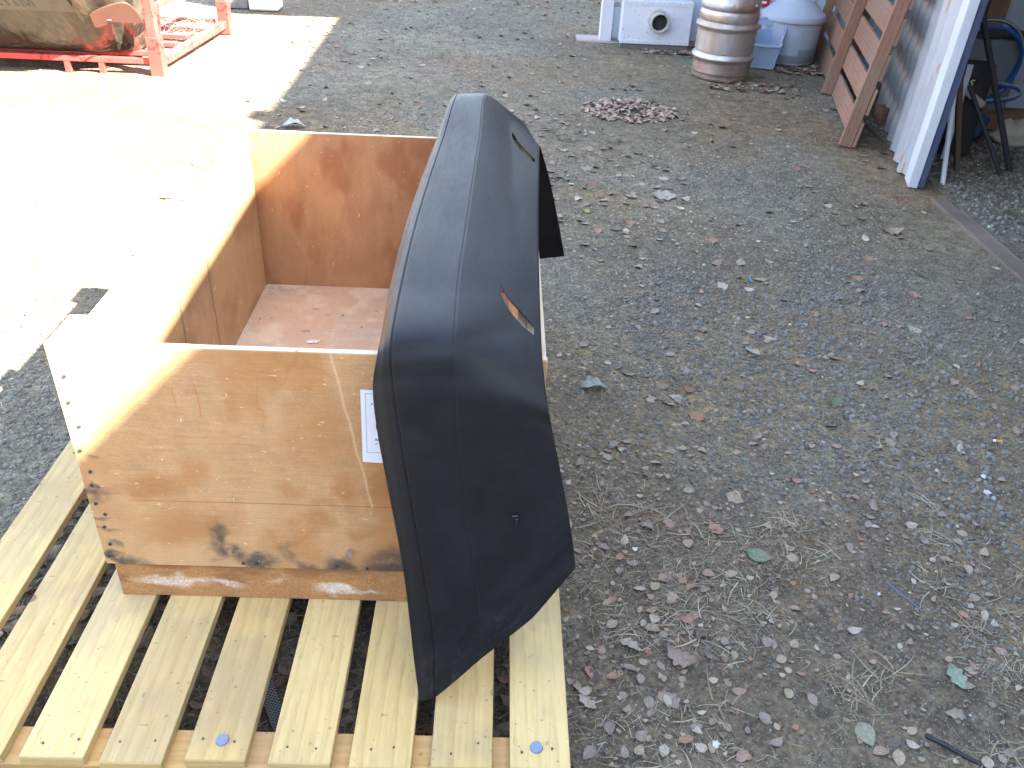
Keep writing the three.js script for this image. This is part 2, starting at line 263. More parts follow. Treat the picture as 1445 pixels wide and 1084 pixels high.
// ---------------------------------------------------------------- plywood crate
const CX0 = -0.750, CX1 = 0.100, CZ0 = -1.266, CZ1 = -2.462, CT = 0.729; // outer faces, top
function stain(list, u, v) { let s = 0; for (const [a, b, ra, rb, k] of list) { const d = Math.hypot((u - a) / ra, (v - b) / rb); s = Math.max(s, k * smooth(1, 0.15, d)); } return s; }
const frontTex = texture(1024, 640, (u, v) => { // u 0..1 over 0.85 m, v 0..1 over 0.508 m
  const x = u * 0.85, y = v * 0.508, g = fbm(x * 30, y * 400, 3, 5), g2 = fbm(x * 500, y * 500, 2, 6), bl = fbm(x * 5 + 3, y * 4, 5, 7), fine = fbm(x * 40, y * 40, 3, 8), wp = (fbm(x * 14, y * 14, 4, 9) - 0.5);
  let c = [181, 140, 98]; const k = 1 + 0.10 * (g - 0.5) + 0.14 * (g2 - 0.5) + 0.12 * (fine - 0.5); c = c.map(t => t * k);
  const blend = (to, a) => { a = clamp(a); c = c.map((t, i) => mix(t, to[i], a)); };
  blend([194, 157, 114], smooth(0.50, 0.70, fbm(x * 4 + 1, y * 2, 4, 10)) * 0.6);
  blend([170, 112, 62], smooth(0.50, 0.66, bl) * 0.55);
  // tide lines of old water marks
  const t1 = fbm(x * 7, y * 5 + 2, 4, 12), lineM = Math.exp(-Math.pow((t1 - 0.56) / 0.012, 2)); blend([150, 92, 46], lineM * 0.22 * smooth(0.40, 0.60, bl));
  blend([156, 100, 52], stain([[0.155, 0.40, 0.09, 0.08, 0.55], [0.66, 0.40, 0.06, 0.12, 0.6], [0.585, 0.42, 0.04, 0.14, 0.55], [0.52, 0.34, 0.05, 0.05, 0.4], [0.21, 0.20, 0.14, 0.13, 0.5], [0.50, 0.25, 0.07, 0.06, 0.45], [0.55, 0.70, 0.13, 0.25, 0.35], [0.45, 0.40, 0.06, 0.06, 0.4], [0.40, 0.14, 0.06, 0.08, 0.35], [0.62, 0.22, 0.05, 0.05, 0.4]], u + wp * 0.09, v + wp * 0.14));
  // black mould along the foot and round the nails
  blend([62, 56, 56], stain([[0.262, 0.13, 0.026, 0.13, 0.7], [0.285, 0.055, 0.07, 0.07, 0.8], [0.355, 0.03, 0.06, 0.06, 0.8], [0.42, 0.07, 0.03, 0.10, 0.45], [0.48, 0.015, 0.07, 0.05, 0.6], [0.565, 0.04, 0.06, 0.10, 0.85], [0.69, 0.03, 0.14, 0.11, 0.85], [0.02, 0.40, 0.05, 0.03, 0.75], [0.045, 0.385, 0.05, 0.03, 0.4], [0.02, 0.18, 0.045, 0.02, 0.6], [0.02, 0.02, 0.12, 0.045, 0.85], [0.02, 0.26, 0.04, 0.02, 0.5],  [0.03, 0.52, 0.02, 0.02, 0.6], [0.03, 0.10, 0.03, 0.03, 0.6]], u + wp * 0.10, v + wp * 0.20) * smooth(0.10, 0.56, fine + 0.30 * (g2 - 0.5)));
  // the join of two veneers, scuffs, paint runs
  const sy = 0.333 + 0.004 * (fbm(x * 6, 0, 2, 15) - 0.5); blend([126, 84, 52], 0.7 * Math.exp(-Math.pow((v - sy) / 0.0022, 2)) * smooth(0.18, 0.3, u + 0.2 * fine));
  for (const [a, y0, y1] of [[0.233, 0.755, 0.84], [0.282, 0.72, 0.86]]) blend([178, 96, 64], 0.5 * Math.exp(-Math.pow((u - a - 0.03 * (0.88 - v) - 0.006 * (fbm(0, y * 40, 2, 17) - 0.5)) / 0.0018, 2)) * (v > y0 && v < y1 ? 1 : 0));
  blend([226, 196, 164], 0.45 * Math.exp(-Math.pow((u - 0.575 - 0.10 * (0.9 - v) - 0.006 * (fbm(0, y * 20, 2, 16) - 0.5)) / 0.003, 2)) * (v > 0.33 ? 1 : 0));
  const sc = fbm(x * 60, y * 220, 2, 18); blend([226, 206, 180], smooth(0.86, 0.91, sc) * 0.6);
  if (fbm(x * 160, y * 160, 1, 19) > 0.985) blend([240, 236, 228], 0.8);
  return c;
});
const frontMat = std({ map: frontTex, roughness: 0.62, bumpMap: woodBump, bumpScale: 0.0006 });
const inTex = texture(1024, 512, (u, v) => {
  const x = u * 1.2, y = v * 0.5, g = fbm(x * 40, y * 12, 3, 25), g2 = fbm(x * 400, y * 400, 2, 26), bl = fbm(x * 5, y * 5, 5, 27), b2 = fbm(x * 9 + 5, y * 7, 4, 28);
  let c = [154, 114, 80].map(t => t * (1 + 0.12 * (g - 0.5) + 0.14 * (g2 - 0.5)));
  const blend = (to, a) => { a = clamp(a); c = c.map((t, i) => mix(t, to[i], a)); };
  blend([168, 126, 88], smooth(0.45, 0.62, bl) * 0.8); blend([128, 78, 50], smooth(0.48, 0.74, b2) * 0.6);  blend([122, 74, 46], smooth(0.48, 0.70, fbm(x * 3 + 8, y * 3, 4, 30)) * 0.5);
  if (fbm(x * 130, y * 130, 1, 29) > 0.972) blend([226, 210, 190], 0.8);
  return c;
});
const leftTex = texture(512, 512, (u, v) => {
  const x = u * 1.2, y = v * 0.5, g = fbm(x * 60, y * 10, 3, 35), bl = fbm(x * 5, y * 6, 5, 36), g2 = fbm(x * 300, y * 300, 2, 37);
  let c = [174, 136, 96].map(t => t * (1 + 0.1 * (g - 0.5) + 0.12 * (g2 - 0.5)));
  const blend = (to, a) => { a = clamp(a); c = c.map((t, i) => mix(t, to[i], a)); };
  blend([146, 108, 76], smooth(0.46, 0.66, bl) * 0.7);
  for (const a of [0.42, 0.60]) blend([70, 58, 50], 0.6 * Math.exp(-Math.pow((u - a - 0.01 * (fbm(0, y * 24, 3, 38) - 0.5)) / 0.003, 2)) * (v < 0.75 ? 1 : 0));
  if (fbm(x * 110, y * 110, 1, 39) > 0.965) blend([226, 214, 200], 0.7);
  return c;
});
const floorTex = texture(1024, 1024, (u, v) => {
  const x = u * 0.8, y = v * 1.2, g = fbm(x * 10, y * 80, 3, 45), bl = fbm(x * 5, y * 5, 5, 46), g2 = fbm(x * 350, y * 350, 2, 47), b2 = fbm(x * 12, y * 9, 4, 48);
  let c = [174, 152, 128].map(t => t * (1 + 0.08 * (g - 0.5) + 0.14 * (g2 - 0.5)));
  const blend = (to, a) => { a = clamp(a); c = c.map((t, i) => mix(t, to[i], a)); };
  blend([180, 136, 104], smooth(0.48, 0.66, bl) * 0.5); blend([198, 172, 148], smooth(0.45, 0.70, b2) * 0.6);
  if (fbm(x * 60, y * 60, 1, 49) > 0.955) blend([86, 60, 50], 0.7); if (fbm(x * 140, y * 140, 1, 50) > 0.965) blend([232, 222, 212], 0.7);
  return c;
});
const footTex = texture(1024, 128, (u, v) => {
  const x = u * 0.84, y = v * 0.09, g2 = fbm(x * 420, y * 420, 2, 56), bl = fbm(x * 9, y * 22, 4, 57), wp = fbm(x * 16, y * 26, 4, 58) - 0.5;
  let c = [172, 124, 76].map(t => t * (1 + 0.30 * (g2 - 0.5)));
  const blend = (to, a) => { a = clamp(a); c = c.map((t, i) => mix(t, to[i], a)); };
  blend([138, 92, 56], smooth(0.45, 0.62, bl) * 0.7);
  blend([222, 206, 192], stain([[0.14, 0.50, 0.14, 0.24, 0.9], [0.27, 0.54, 0.08, 0.18, 0.85], [0.52, 0.32, 0.09, 0.26, 1], [0.61, 0.30, 0.05, 0.14, 0.85], [0.56, 0.2, 0.05, 0.14, 0.8], [0.39, 0.6, 0.03, 0.12, 0.5]], u + wp * 0.10, v + wp * 0.7) * (0.45 + 0.9 * g2));
  return c;
});
const fit = (g, x0, y0, w, h, a = 'x', b = 'y') => { const p = g.attributes.position, uv = g.attributes.uv, f = { x: 'getX', y: 'getY', z: 'getZ' }; for (let i = 0; i < p.count; i++) uv.setXY(i, (p[f[a]](i) - x0) / w, (p[f[b]](i) - y0) / h); return g; };
const nailHead = new THREE.CylinderGeometry(0.0032, 0.0032, 0.003, 10); nailHead.rotateX(Math.PI / 2);
{
  const c = thing('plywood_crate', 'open stained plywood crate with a white paper label, standing on the slatted pallet', 'crate', [-0.325, ST, -1.86]);
  const o = g => { g.translate(0.325, -ST, 1.86); return g; };
  const y0 = 0.2185;
  const fp = part('front_panel', o(fit(board(CX0, CX1, y0, CT - 0.0005, CZ0 - 0.014, CZ0, 'x', 0.0015), CX0, y0, CX1 - CX0, CT - y0)), frontMat, c);
  const bareTop = board(CX0 + 0.002, CX1 - 0.002, CT - 0.0004, CT + 0.0008, CZ0 - 0.0132, CZ0 - 0.0008, 'x', 0.0003); part('bare_edge', o(bareTop), plyEdge, fp);
  const nm = std({ color: C(0.06, 0.055, 0.055), roughness: 0.6, metalness: 0.4 });
  for (const [px, py] of [[113, 636], [127, 666], [129, 685], [135, 711], [148, 726], [147, 744], [155, 768], [154, 785], [112, 602], [97, 568], [91, 531], [343, 795], [362, 796], [475, 800], [518, 803]]) { const q = atZ(px, py, CZ0 + 0.001), n = part('nail', nailHead, nm, fp); n.position.set(q.x + 0.325, q.y - ST, q.z + 1.86); }
  part('back_panel', o(fit(board(CX0, CX1, y0, CT, CZ1, CZ1 + 0.014, 'x', 0.0015), CX0, y0, CX1 - CX0, CT - y0)), std({ map: inTex, roughness: 0.5 }), c);
  part('bare_edge', o(board(CX0 + 0.002, CX1 - 0.002, CT, CT + 0.0008, CZ1 + 0.0008, CZ1 + 0.0132, 'x', 0.0003)), plyEdge, c);
  const lm = std({ map: leftTex, roughness: 0.6 });
  part('side_panel', o(fit(board(-0.716, -0.701, y0, CT - 0.002, CZ1 + 0.0145, CZ0 - 0.0145, 'z', 0.0015), CZ1, y0, CZ0 - CZ1, CT - y0, 'z', 'y')), lm, c);
  part('side_panel', o(fit(board(0.050, 0.065, y0, CT - 0.002, CZ1 + 0.0145, CZ0 - 0.0145, 'z', 0.0015), CZ1, y0, CZ0 - CZ1, CT - y0, 'z', 'y')), lm, c);
  part('bare_edge', o(board(0.0505, 0.0645, CT - 0.002, CT - 0.0008, CZ1 + 0.015, CZ0 - 0.015, 'z', 0.0003)), plyEdge, c); part('bare_edge', o(board(-0.7155, -0.7015, CT - 0.002, CT - 0.0008, CZ1 + 0.015, CZ0 - 0.015, 'z', 0.0003)), plyEdge, c);
  part('floor_panel', o(fit(board(-0.7005, 0.0495, 0.236, 0.250, CZ1 + 0.0145, CZ0 - 0.0145, 'z', 0.001), -0.7, CZ1, 0.75, CZ0 - CZ1, 'x', 'z')), std({ map: floorTex, roughness: 0.55 }), c);
  for (const z of [[CZ0 - 0.104, CZ0 - 0.0145], [-1.905, -1.815], [CZ1 + 0.0145, CZ1 + 0.104]]) {
    part('batten', o(board(-0.749, -0.7165, y0, CT - 0.001, z[0], z[1], 'y', 0.002, R(0, 5), R(0, 5))), plyEdge, c);
    part('batten', o(board(0.0655, 0.0985, y0, CT - 0.034, z[0], z[1], 'y', 0.002, R(0, 5), R(0, 5))), plyEdge, c);
  }
  part('top_rail', o(board(0.0655, 0.0985, CT - 0.0335, CT - 0.001, CZ1 + 0.0145, CZ0 - 0.0145, 'z', 0.002)), plyEdge, c);
  const footM = std({ map: footTex, roughness: 0.85, bumpMap: woodBump, bumpScale: 0.002 });
  part('foot_board', o(fit(board(-0.738, 0.095, ST + 0.0005, y0 - 0.0005, CZ0 - 0.024, CZ0 - 0.006, 'x', 0.002), -0.738, ST, 0.833, y0 - ST)), footM, c);
  part('foot_board', o(fit(board(-0.738, 0.095, ST + 0.0005, y0 - 0.0005, CZ1 + 0.006, CZ1 + 0.03, 'x', 0.002), -0.738, ST, 0.833, y0 - ST)), footM, c);
  for (const x of [-0.745, 0.030]) part('skid', o(board(x, x + 0.06, ST + 0.0005, y0 - 0.0008, CZ1 + 0.0305, CZ0 - 0.0245, 'z', 0.002)), oldWood[0], c);
  part('skid', o(board(-0.36, -0.28, ST + 0.0005, 0.2355, CZ1 + 0.0305, CZ0 - 0.0245, 'z', 0.002)), oldWood[0], c);
  // paper label, its lettering mostly behind the black bumper
  const cv = document.createElement('canvas'); cv.width = 512; cv.height = 640; const q = cv.getContext('2d');
  q.fillStyle = '#dcdde2'; q.fillRect(0, 0, 512, 640);
  for (let i = 0; i < 260; i++) { q.fillStyle = `rgba(${150 + 60 * rng()},${140 + 50 * rng()},${140 + 50 * rng()},${0.05 + 0.12 * rng()})`; const r = 2 + 14 * rng() * rng(); q.beginPath(); q.ellipse(512 * rng(), 640 * rng(), r, r * 0.5, 3 * rng(), 0, 7); q.fill(); }
  q.strokeStyle = '#8a8a94'; q.lineWidth = 4; q.strokeRect(34, 32, 460, 516);
  q.fillStyle = '#23242a'; q.beginPath(); q.arc(78, 118, 6, 0, 7); q.fill();
  q.font = 'bold 150px sans-serif'; q.fillText('0', 98, 362); q.beginPath(); q.arc(118, 238, 11, 0, 7); q.fill();
  q.font = 'bold 34px sans-serif'; q.fillText('MA', 94, 442); q.font = '22px sans-serif'; q.fillText('JA', 96, 474);
  const lt = new THREE.CanvasTexture(cv); lt.colorSpace = THREE.SRGBColorSpace; lt.magFilter = THREE.LinearFilter;
  const pg = new THREE.PlaneGeometry(0.128, 0.160, 8, 10), pp = pg.attributes.position; for (let i = 0; i < pp.count; i++) pp.setZ(i, 0.0006 + 0.0008 * vnoise(pp.getX(i) * 60, pp.getY(i) * 60, 0, 3)); pg.computeVertexNormals();
  pg.rotateZ(-0.022); pg.translate(-0.224 + 0.064, 0.577, CZ0 + 0.0006); part('paper_label', o(pg), std({ map: lt, roughness: 0.8, side: THREE.DoubleSide }), fp);
}

// ---------------------------------------------------------------- black bumper cover draped over the crate
{
  // five lines run along the cover from the foot of the far wing, over the beam, to the foot of the near wing
  const near = (px, py, off = 0) => { // on the near wing's leaning face: z = -1.185 + 0.29 (0.72 - y) - off
    const d = ray(px, py), t = (-1.185 - off + 0.29 * (0.72 - CAM.y)) / (d.z + 0.29 * d.y); return CAM.clone().addScaledVector(d, t);
  };
  const H = (px, py, h) => atH(px, py, h);
  const farWing = (x, zTop, hTop, hEnd) => [V(x + 0.035, hEnd, zTop - 0.055), V(x + 0.02, mix(hTop, hEnd, 0.62), zTop - 0.06), V(x + 0.01, mix(hTop, hEnd, 0.3), zTop - 0.058)];
  const tracks = [
    // lip
    [...farWing(-0.135, -2.60, 0.745, 0.12), V(-0.128, 0.750, -2.642), H(640, 139, 0.788), H(610, 212, 0.784), H(578, 299, 0.779), H(551, 401, 0.775), H(537, 476, 0.770),
      near(532, 502, 0.016), near(526, 545, 0.016), near(532, 607, 0.018), near(551, 708, 0.016), near(569, 805, 0.014), near(584, 930, 0.010), near(592, 992, 0.008)],
    // outer edge of the moulding
    [...farWing(-0.115, -2.625, 0.79, 0.12), V(-0.110, 0.770, -2.655), H(647, 134, 0.800), H(624, 196, 0.797), H(590, 300, 0.793), H(566, 397, 0.790), H(551, 478, 0.786),
      near(549, 503, 0.005), near(552, 540, 0.001), near(560, 600, 0.002), near(577, 703, 0.001), near(594, 802, 0.0), near(610, 905, 0.0), near(612, 986, 0.0)],
    // fold line
    [...farWing(0.0, -2.635, 0.80, 0.18), V(-0.012, 0.785, -2.665), H(688, 133, 0.804), H(676, 196, 0.801), H(660, 300, 0.797), H(646, 397, 0.794), H(640, 474, 0.789),
      near(638, 497, 0.005), near(640, 536, 0.0005), near(644, 600, 0.0), near(655, 703, 0), near(667, 800, 0), near(675, 870, 0), near(680, 929, 0)],
    // crease of the lower apron
    [...farWing(0.095, -2.60, 0.75, 0.27), V(0.085, 0.725, -2.632), H(724, 170, 0.752), H(722, 228, 0.763), H(726, 312, 0.764), H(729, 405, 0.762), H(732, 458, 0.756),
      V(0.052, 0.746, -1.235), near(736, 560, 0.001), near(738, 590, 0.0), near(743, 680, 0), near(748, 770, 0), near(750, 830, 0), near(752, 872, 0)],
    // free edge of the apron
    [V(0.232, 0.318, -2.59), V(0.200, 0.45, -2.59), V(0.165, 0.58, -2.585), V(0.140, 0.655, -2.57), H(762, 207, 0.715), H(761, 240, 0.742), H(760, 306, 0.747), H(761, 394, 0.747), H(763, 456, 0.742),
      V(0.091, 0.732, -1.238), near(773, 572, 0.002), near(780, 610, 0.001), near(792, 670, 0), near(802, 725, 0), near(809, 770, 0), near(812, 802, 0)],
  ];
  const N = tracks[0].length, curves = tracks.map(t => new THREE.CatmullRomCurve3(t, false, 'centripetal'));
  const knots = [0, 0.085, 0.43, 0.74, 1];
  const us = []; for (const [a, b, n] of [[0, 0.02, 5], [0.02, 0.07, 7], [0.07, 0.11, 10], [0.11, 0.40, 14], [0.40, 0.46, 12], [0.46, 1, 26]]) for (let i = 0; i < n; i++) us.push(a + (b - a) * i / n); us.push(1);
  const vs = []; for (let i = 0; i <= 230; i++) vs.push(i / 230);
  const herm = (p, u) => { // monotone-ish spline over the five tracks
    let k = 0; while (k < 3 && u > knots[k + 1]) k++;
    const h = knots[k + 1] - knots[k], t = (u - knots[k]) / h, m = i => i === 0 || i === 4 ? p[i === 0 ? 1 : 4].clone().sub(p[i === 0 ? 0 : 3]).divideScalar(knots[i === 0 ? 1 : 4] - knots[i === 0 ? 0 : 3]) : p[i + 1].clone().sub(p[i]).divideScalar(knots[i + 1] - knots[i]).lerp(p[i].clone().sub(p[i - 1]).divideScalar(knots[i] - knots[i - 1]), (knots[i + 1] - knots[i]) / (knots[i + 1] - knots[i - 1]));
    const t2 = t * t, t3 = t2 * t;
    const lin = p[k].clone().lerp(p[k + 1], t);
    return p[k].clone().multiplyScalar(2 * t3 - 3 * t2 + 1).addScaledVector(m(k), h * (t3 - 2 * t2 + t)).addScaledVector(p[k + 1], 3 * t2 - 2 * t3).addScaledVector(m(k + 1), h * (t3 - t2)).lerp(lin, 0.78);
  };
  const nu = us.length, nv = vs.length, grid = [];
  for (const v of vs) { const p = curves.map(c => c.getPoint(v)); for (const u of us) grid.push(herm(p, u)); }
  const at = (i, j) => grid[clamp(j, 0, nv - 1) * nu + clamp(i, 0, nu - 1)];
  const nor = []; for (let j = 0; j < nv; j++) for (let i = 0; i < nu; i++) { const a = at(i + 1, j).clone().sub(at(i - 1, j)), b = at(i, j + 1).clone().sub(at(i, j - 1)); nor.push(b.cross(a).normalize()); }
  // pressed lines and the rounded moulding, plus the slight waviness of moulded plastic
  const outer = grid.map((p, k) => {
    const u = us[k % nu], v = vs[Math.floor(k / nu)], gsn = (c, w) => Math.exp(-Math.pow((u - c) / w, 2));
    let d = -0.0026 * gsn(0.092, 0.006) - 0.0011 * gsn(0.432, 0.005) + 0.0016 * gsn(0.048, 0.022);
    d += 0.0012 * (fbm(u * 5, v * 14, 2, 77) - 0.5) + 0.0035 * gsn(0.80, 0.05) * smooth(0.3, 0.5, v) * 0;
    return p.clone().addScaledVector(nor[k], d);
  });
  const inner = outer.map((p, k) => p.clone().addScaledVector(nor[k], -0.0032));
  const pos = [], uv = [], idx = []; outer.forEach((p, k) => { pos.push(p.x, p.y, p.z); uv.push(us[k % nu] * 0.27, vs[Math.floor(k / nu)] * 2.6); }); inner.forEach((p, k) => { pos.push(p.x, p.y, p.z); uv.push(us[k % nu] * 0.27, vs[Math.floor(k / nu)] * 2.6); });
  const M = nu * nv, q = (a, b, c, d) => idx.push(a, b, c, a, c, d);
  for (let j = 0; j < nv - 1; j++) for (let i = 0; i < nu - 1; i++) { const a = j * nu + i, b = a + 1, c = a + nu + 1, d = a + nu; q(a, d, c, b); q(M + a, M + b, M + c, M + d); }
  for (let j = 0; j < nv - 1; j++) { const a = j * nu, d = a + nu, b = a + nu - 1, c = b + nu; q(a, M + a, M + d, d); q(b, c, M + c, M + b); }
  for (let i = 0; i < nu - 1; i++) { const a = i, b = i + 1, c = (nv - 1) * nu + i, d = c + 1; q(a, b, M + b, M + a); q(c, M + c, M + d, d); }
  let g = new THREE.BufferGeometry(); g.setAttribute('position', new THREE.Float32BufferAttribute(pos, 3)); g.setAttribute('uv', new THREE.Float32BufferAttribute(uv, 2)); g.setIndex(idx); g.computeVertexNormals();
  // two curved slots in the apron
  const cut = (list, h) => { const sh = new THREE.Shape(list.map(([x, y]) => { const p = atH(x, y, h); return new THREE.Vector2(p.x, -p.z); })); const e = new THREE.ExtrudeGeometry(sh, { depth: 0.09, bevelEnabled: false }); e.rotateX(-Math.PI / 2); e.translate(0, h - 0.05, 0); return new Brush(e); };
  const ev = new Evaluator(); ev.useGroups = false; ev.attributes = ['position', 'normal', 'uv'];
  let br = new Brush(g); br.updateMatrixWorld();
  for (const [l, h] of [[[[707, 411], [713, 421], [721, 430], [734, 439], [754, 452.5], [754, 465], [738, 458], [724, 448], [713, 436], [707, 425]], 0.757], [[[723, 190], [730, 201], [741, 211], [755, 220], [755, 226], [740, 219], [729, 209], [722, 197]], 0.75]]) { const c = cut(l, h); c.updateMatrixWorld(); br = ev.evaluate(br, c, SUBTRACTION); br.updateMatrixWorld(); }
  g = br.geometry;
  const scuffs = []; { const sr = mulberry(8); for (let i = 0; i < 60; i++) scuffs.push([sr(), sr(), 0.002 + 0.008 * sr() * sr(), 0.02 + 0.05 * sr(), sr()]); }
  const bt = texture(1024, 1024, (u, v) => { // dull film, rubbed places and pale scuffs on black plastic; u over 0.27 m, v over 2.6 m
    const d = fbm(u * 6, v * 40, 4, 88, 0), s = fbm(u * 120, v * 700, 2, 89, 0); let m = 28 + 14 * (d - 0.5) + 5 * (s - 0.5), c = [m * 1.0, m * 1.0, m * 1.05];
    if (fbm(u * 180, v * 1500, 1, 90) > 0.985) c = [60, 60, 62];
    const k = smooth(0.90, 0.985, v) * smooth(0.60, 0.74, fbm(u * 26, v * 160, 4, 93)) * 0.3; c = c.map((x, i) => mix(x, [70, 70, 72][i], k));
    return c;
  });
  const br2 = texture(512, 512, (u, v) => 0.40 + 0.14 * (fbm(u * 5, v * 30, 4, 94) - 0.5) + 0.08 * (fbm(u * 60, v * 300, 2, 95) - 0.5), false);
  const grainB = texture(256, 256, (u, v) => fbm(u * 128, v * 128, 2, 96, 128), false); grainB.repeat.set(0.27 / 0.05, 2.6 / 0.05);
  g.attributes.uv.array.forEach((x, i, a) => a[i] = i % 2 ? x / 2.6 : x / 0.27);
  const plastic = new THREE.MeshPhysicalMaterial({ map: bt, roughness: 1.0, roughnessMap: br2, bumpMap: grainB, bumpScale: 0.00012, specularIntensity: 0.34, ior: 1.5, side: THREE.DoubleSide });
  const t = thing('bumper_cover', 'black plastic car bumper cover draped over one side of the plywood crate', 'bumper', [-0.05, 0.1, -1.9]);
  g.translate(0.05, -0.1, 1.9); part('shell', g, plastic, t);
  // small moulded clip and screw on the near wing
  const cl = near(729, 738, -0.002), clip = std({ color: C(0.014, 0.0145, 0.016), roughness: 0.45 });
  const kg = new RoundedBoxGeometry(0.005, 0.024, 0.0035, 2, 0.0015); kg.rotateX(0.28); kg.translate(cl.x + 0.05, cl.y - 0.1, cl.z + 1.9); part('clip', kg, clip, t);
  const kh = new RoundedBoxGeometry(0.011, 0.006, 0.0035, 2, 0.0015); kh.rotateX(0.28); kh.translate(cl.x + 0.047, cl.y - 0.1 + 0.014, cl.z + 1.9); part('clip', kh, clip, t);
}

// ---------------------------------------------------------------- by the wall: keg, metal tank panel, tub, can
const lathe = (pts, seg = 64) => new THREE.LatheGeometry(pts.map(([r, y]) => new THREE.Vector2(r, y)), seg);
{
  const kegTex = texture(512, 512, (u, v) => { const a = fbm(u * 5, v * 5, 5, 111, 5), b = fbm(u * 8, v * 120, 3, 112, 8), c = fbm(u * 40, v * 40, 2, 113, 40); const t = smooth(0.42, 0.64, a), m = 1 + 0.16 * (b - 0.5) + 0.16 * (c - 0.5); return [mix(188, 170, t) * m, mix(185, 154, t) * m, mix(183, 142, t) * m]; });
  const kegR = texture(256, 256, (u, v) => 0.30 + 0.35 * fbm(u * 6, v * 6, 4, 114, 6), false);
  const steel = std({ map: kegTex, roughnessMap: kegR, roughness: 1, metalness: 0.85 });
  const k = thing('beer_keg', 'dented brown-stained steel beer keg standing before the pale metal wall', 'keg', [1.585, 0.0, -6.455]);
  const r = 0.205, P = [[0, 0.02], [0.165, 0.02], [0.185, 0.004], [0.192, 0], [0.199, 0.004], [0.201, 0.02], [0.199, 0.034], [0.203, 0.042], [0.207, 0.05], [0.203, 0.060]];
  for (const y of [0.155, 0.36]) P.push([r, y - 0.045], [r + 0.001, y - 0.028], [r + 0.012, y - 0.018], [r + 0.015, y - 0.008], [r + 0.012, y + 0.004], [r - 0.004, y + 0.016], [r - 0.005, y + 0.024], [r, y + 0.034]);
  P.push([r, 0.43], [r - 0.006, 0.447], [r - 0.014, 0.452], [r - 0.006, 0.459], [r, 0.48], [r - 0.002, 0.51], [r - 0.02, 0.545], [0.168, 0.56], [0.165, 0.60], [0.155, 0.605], [0.150, 0.56], [0.06, 0.565], [0, 0.565]);
  const bodyG = lathe(P, 72), bp = bodyG.attributes.position; for (let i = 0; i < bp.count; i++) { const a = Math.atan2(bp.getZ(i), bp.getX(i)), y = bp.getY(i), d = 1 - 0.012 * Math.max(0, fbm(a * 2 + 9, y * 7, 2, 5) - 0.45); bp.setX(i, bp.getX(i) * d); bp.setZ(i, bp.getZ(i) * d); } bodyG.computeVertexNormals();
  part('body', bodyG, steel, k);
  const em = new THREE.TorusGeometry(0.011, 0.0025, 8, 24); const e1 = part('stamped_ring', em, steel, k); e1.position.set(-0.03, 0.492, 0.2015);
  const bolt = capRod(V(0.13, 0.50, 0.150), V(0.142, 0.502, 0.162), 0.011, 0.010, 10); part('boss', bolt, steel, k);

  const pTex = texture(512, 320, (u, v) => { // white enamelled sheet, rust bloom round the pipe
    const a = fbm(u * 6, v * 4, 4, 121), b = fbm(u * 60, v * 40, 2, 122), d = Math.hypot((u - 0.527) * 0.54, (v - 0.56) * 0.32); let c = [206, 208, 214].map(x => x * (1 + 0.05 * (a - 0.5) + 0.04 * (b - 0.5)));
    const w = fbm(u * 22, v * 14, 3, 123) - 0.5, ring = smooth(0.092, 0.062, d + 0.03 * w); c = c.map((x, i) => mix(x, [158, 132, 118][i], ring * 0.75));
    const ch = fbm(u * 34 + 3, v * 24, 2, 124) > 0.865 ? 0.7 : 0; c = c.map((x, i) => mix(x, [104, 74, 76][i], ch)); return c;
  });
  const enamel = std({ map: pTex, roughness: 0.45 });
  const t = thing('tank_panel', 'riveted white sheet-metal tank with a short pipe stub, against the metal wall', 'tank', [1.22, 0, -7.25]);
  const face = board(-0.272, 0.272, 0.032, 0.352, -0.15, 0.0, 'x', 0.003), fp = face.attributes.position, fuv = face.attributes.uv; for (let i = 0; i < fp.count; i++) fuv.setXY(i, (fp.getX(i) + 0.272) / 0.544, (fp.getY(i) - 0.032) / 0.32);
  part('tank_body', face, enamel, t);
  part('top_flange', board(-0.272, 0.272, 0.318, 0.350, 0.0004, 0.0030, 'x', 0.0008), enamel, t);
  part('bottom_flange', board(-0.272, 0.272, 0.034, 0.062, 0.0004, 0.0030, 'x', 0.0008), enamel, t);
  part('base_runner', board(-0.268, 0.268, -0.006, 0.0315, -0.14, -0.012, 'x', 0.003), std({ color: C(0.12, 0.13, 0.12), roughness: 0.7 }), t);
  const rv = new THREE.SphereGeometry(0.0035, 8, 6), rm = std({ color: C(0.30, 0.30, 0.34), roughness: 0.4, metalness: 0.5 });
  for (let i = 0; i < 13; i++) for (const y of [0.048, 0.334]) { const q = part('rivet', rv, rm, t); q.position.set(-0.25 + i * 0.0415 + R(-0.003, 0.003), y, 0.003); }
  const tube = lathe([[0.058, -0.02], [0.072, -0.02], [0.072, 0.072], [0.070, 0.075], [0.063, 0.075], [0.061, 0.072], [0.061, -0.02]], 40); tube.rotateX(Math.PI / 2); tube.translate(0.015, 0.205, 0.002);
  part('pipe_stub', tube, std({ color: C(0.42, 0.40, 0.36), roughness: 0.6 }), t);
  const plug = new THREE.SphereGeometry(0.0605, 20, 12), pv = plug.attributes.position; for (let i = 0; i < pv.count; i++) { const n = 0.75 + 0.5 * vnoise(pv.getX(i) * 90 + 40, pv.getY(i) * 90 + 40, 0, 4); pv.setZ(i, pv.getZ(i) * 0.4 * n - 0.02); } plug.computeVertexNormals(); plug.translate(0.015, 0.198, 0.03);
  part('pipe_dirt', plug, std({ color: C(0.03, 0.032, 0.030), roughness: 1 }), t);

  const canTex = texture(256, 256, (u, v) => { const a = fbm(u * 5, v * 5, 4, 131, 5); return [168 + 16 * (a - 0.5), 178 + 16 * (a - 0.5), 192 + 16 * (a - 0.5)]; });
  const canM = std({ map: canTex, roughness: 0.5 });
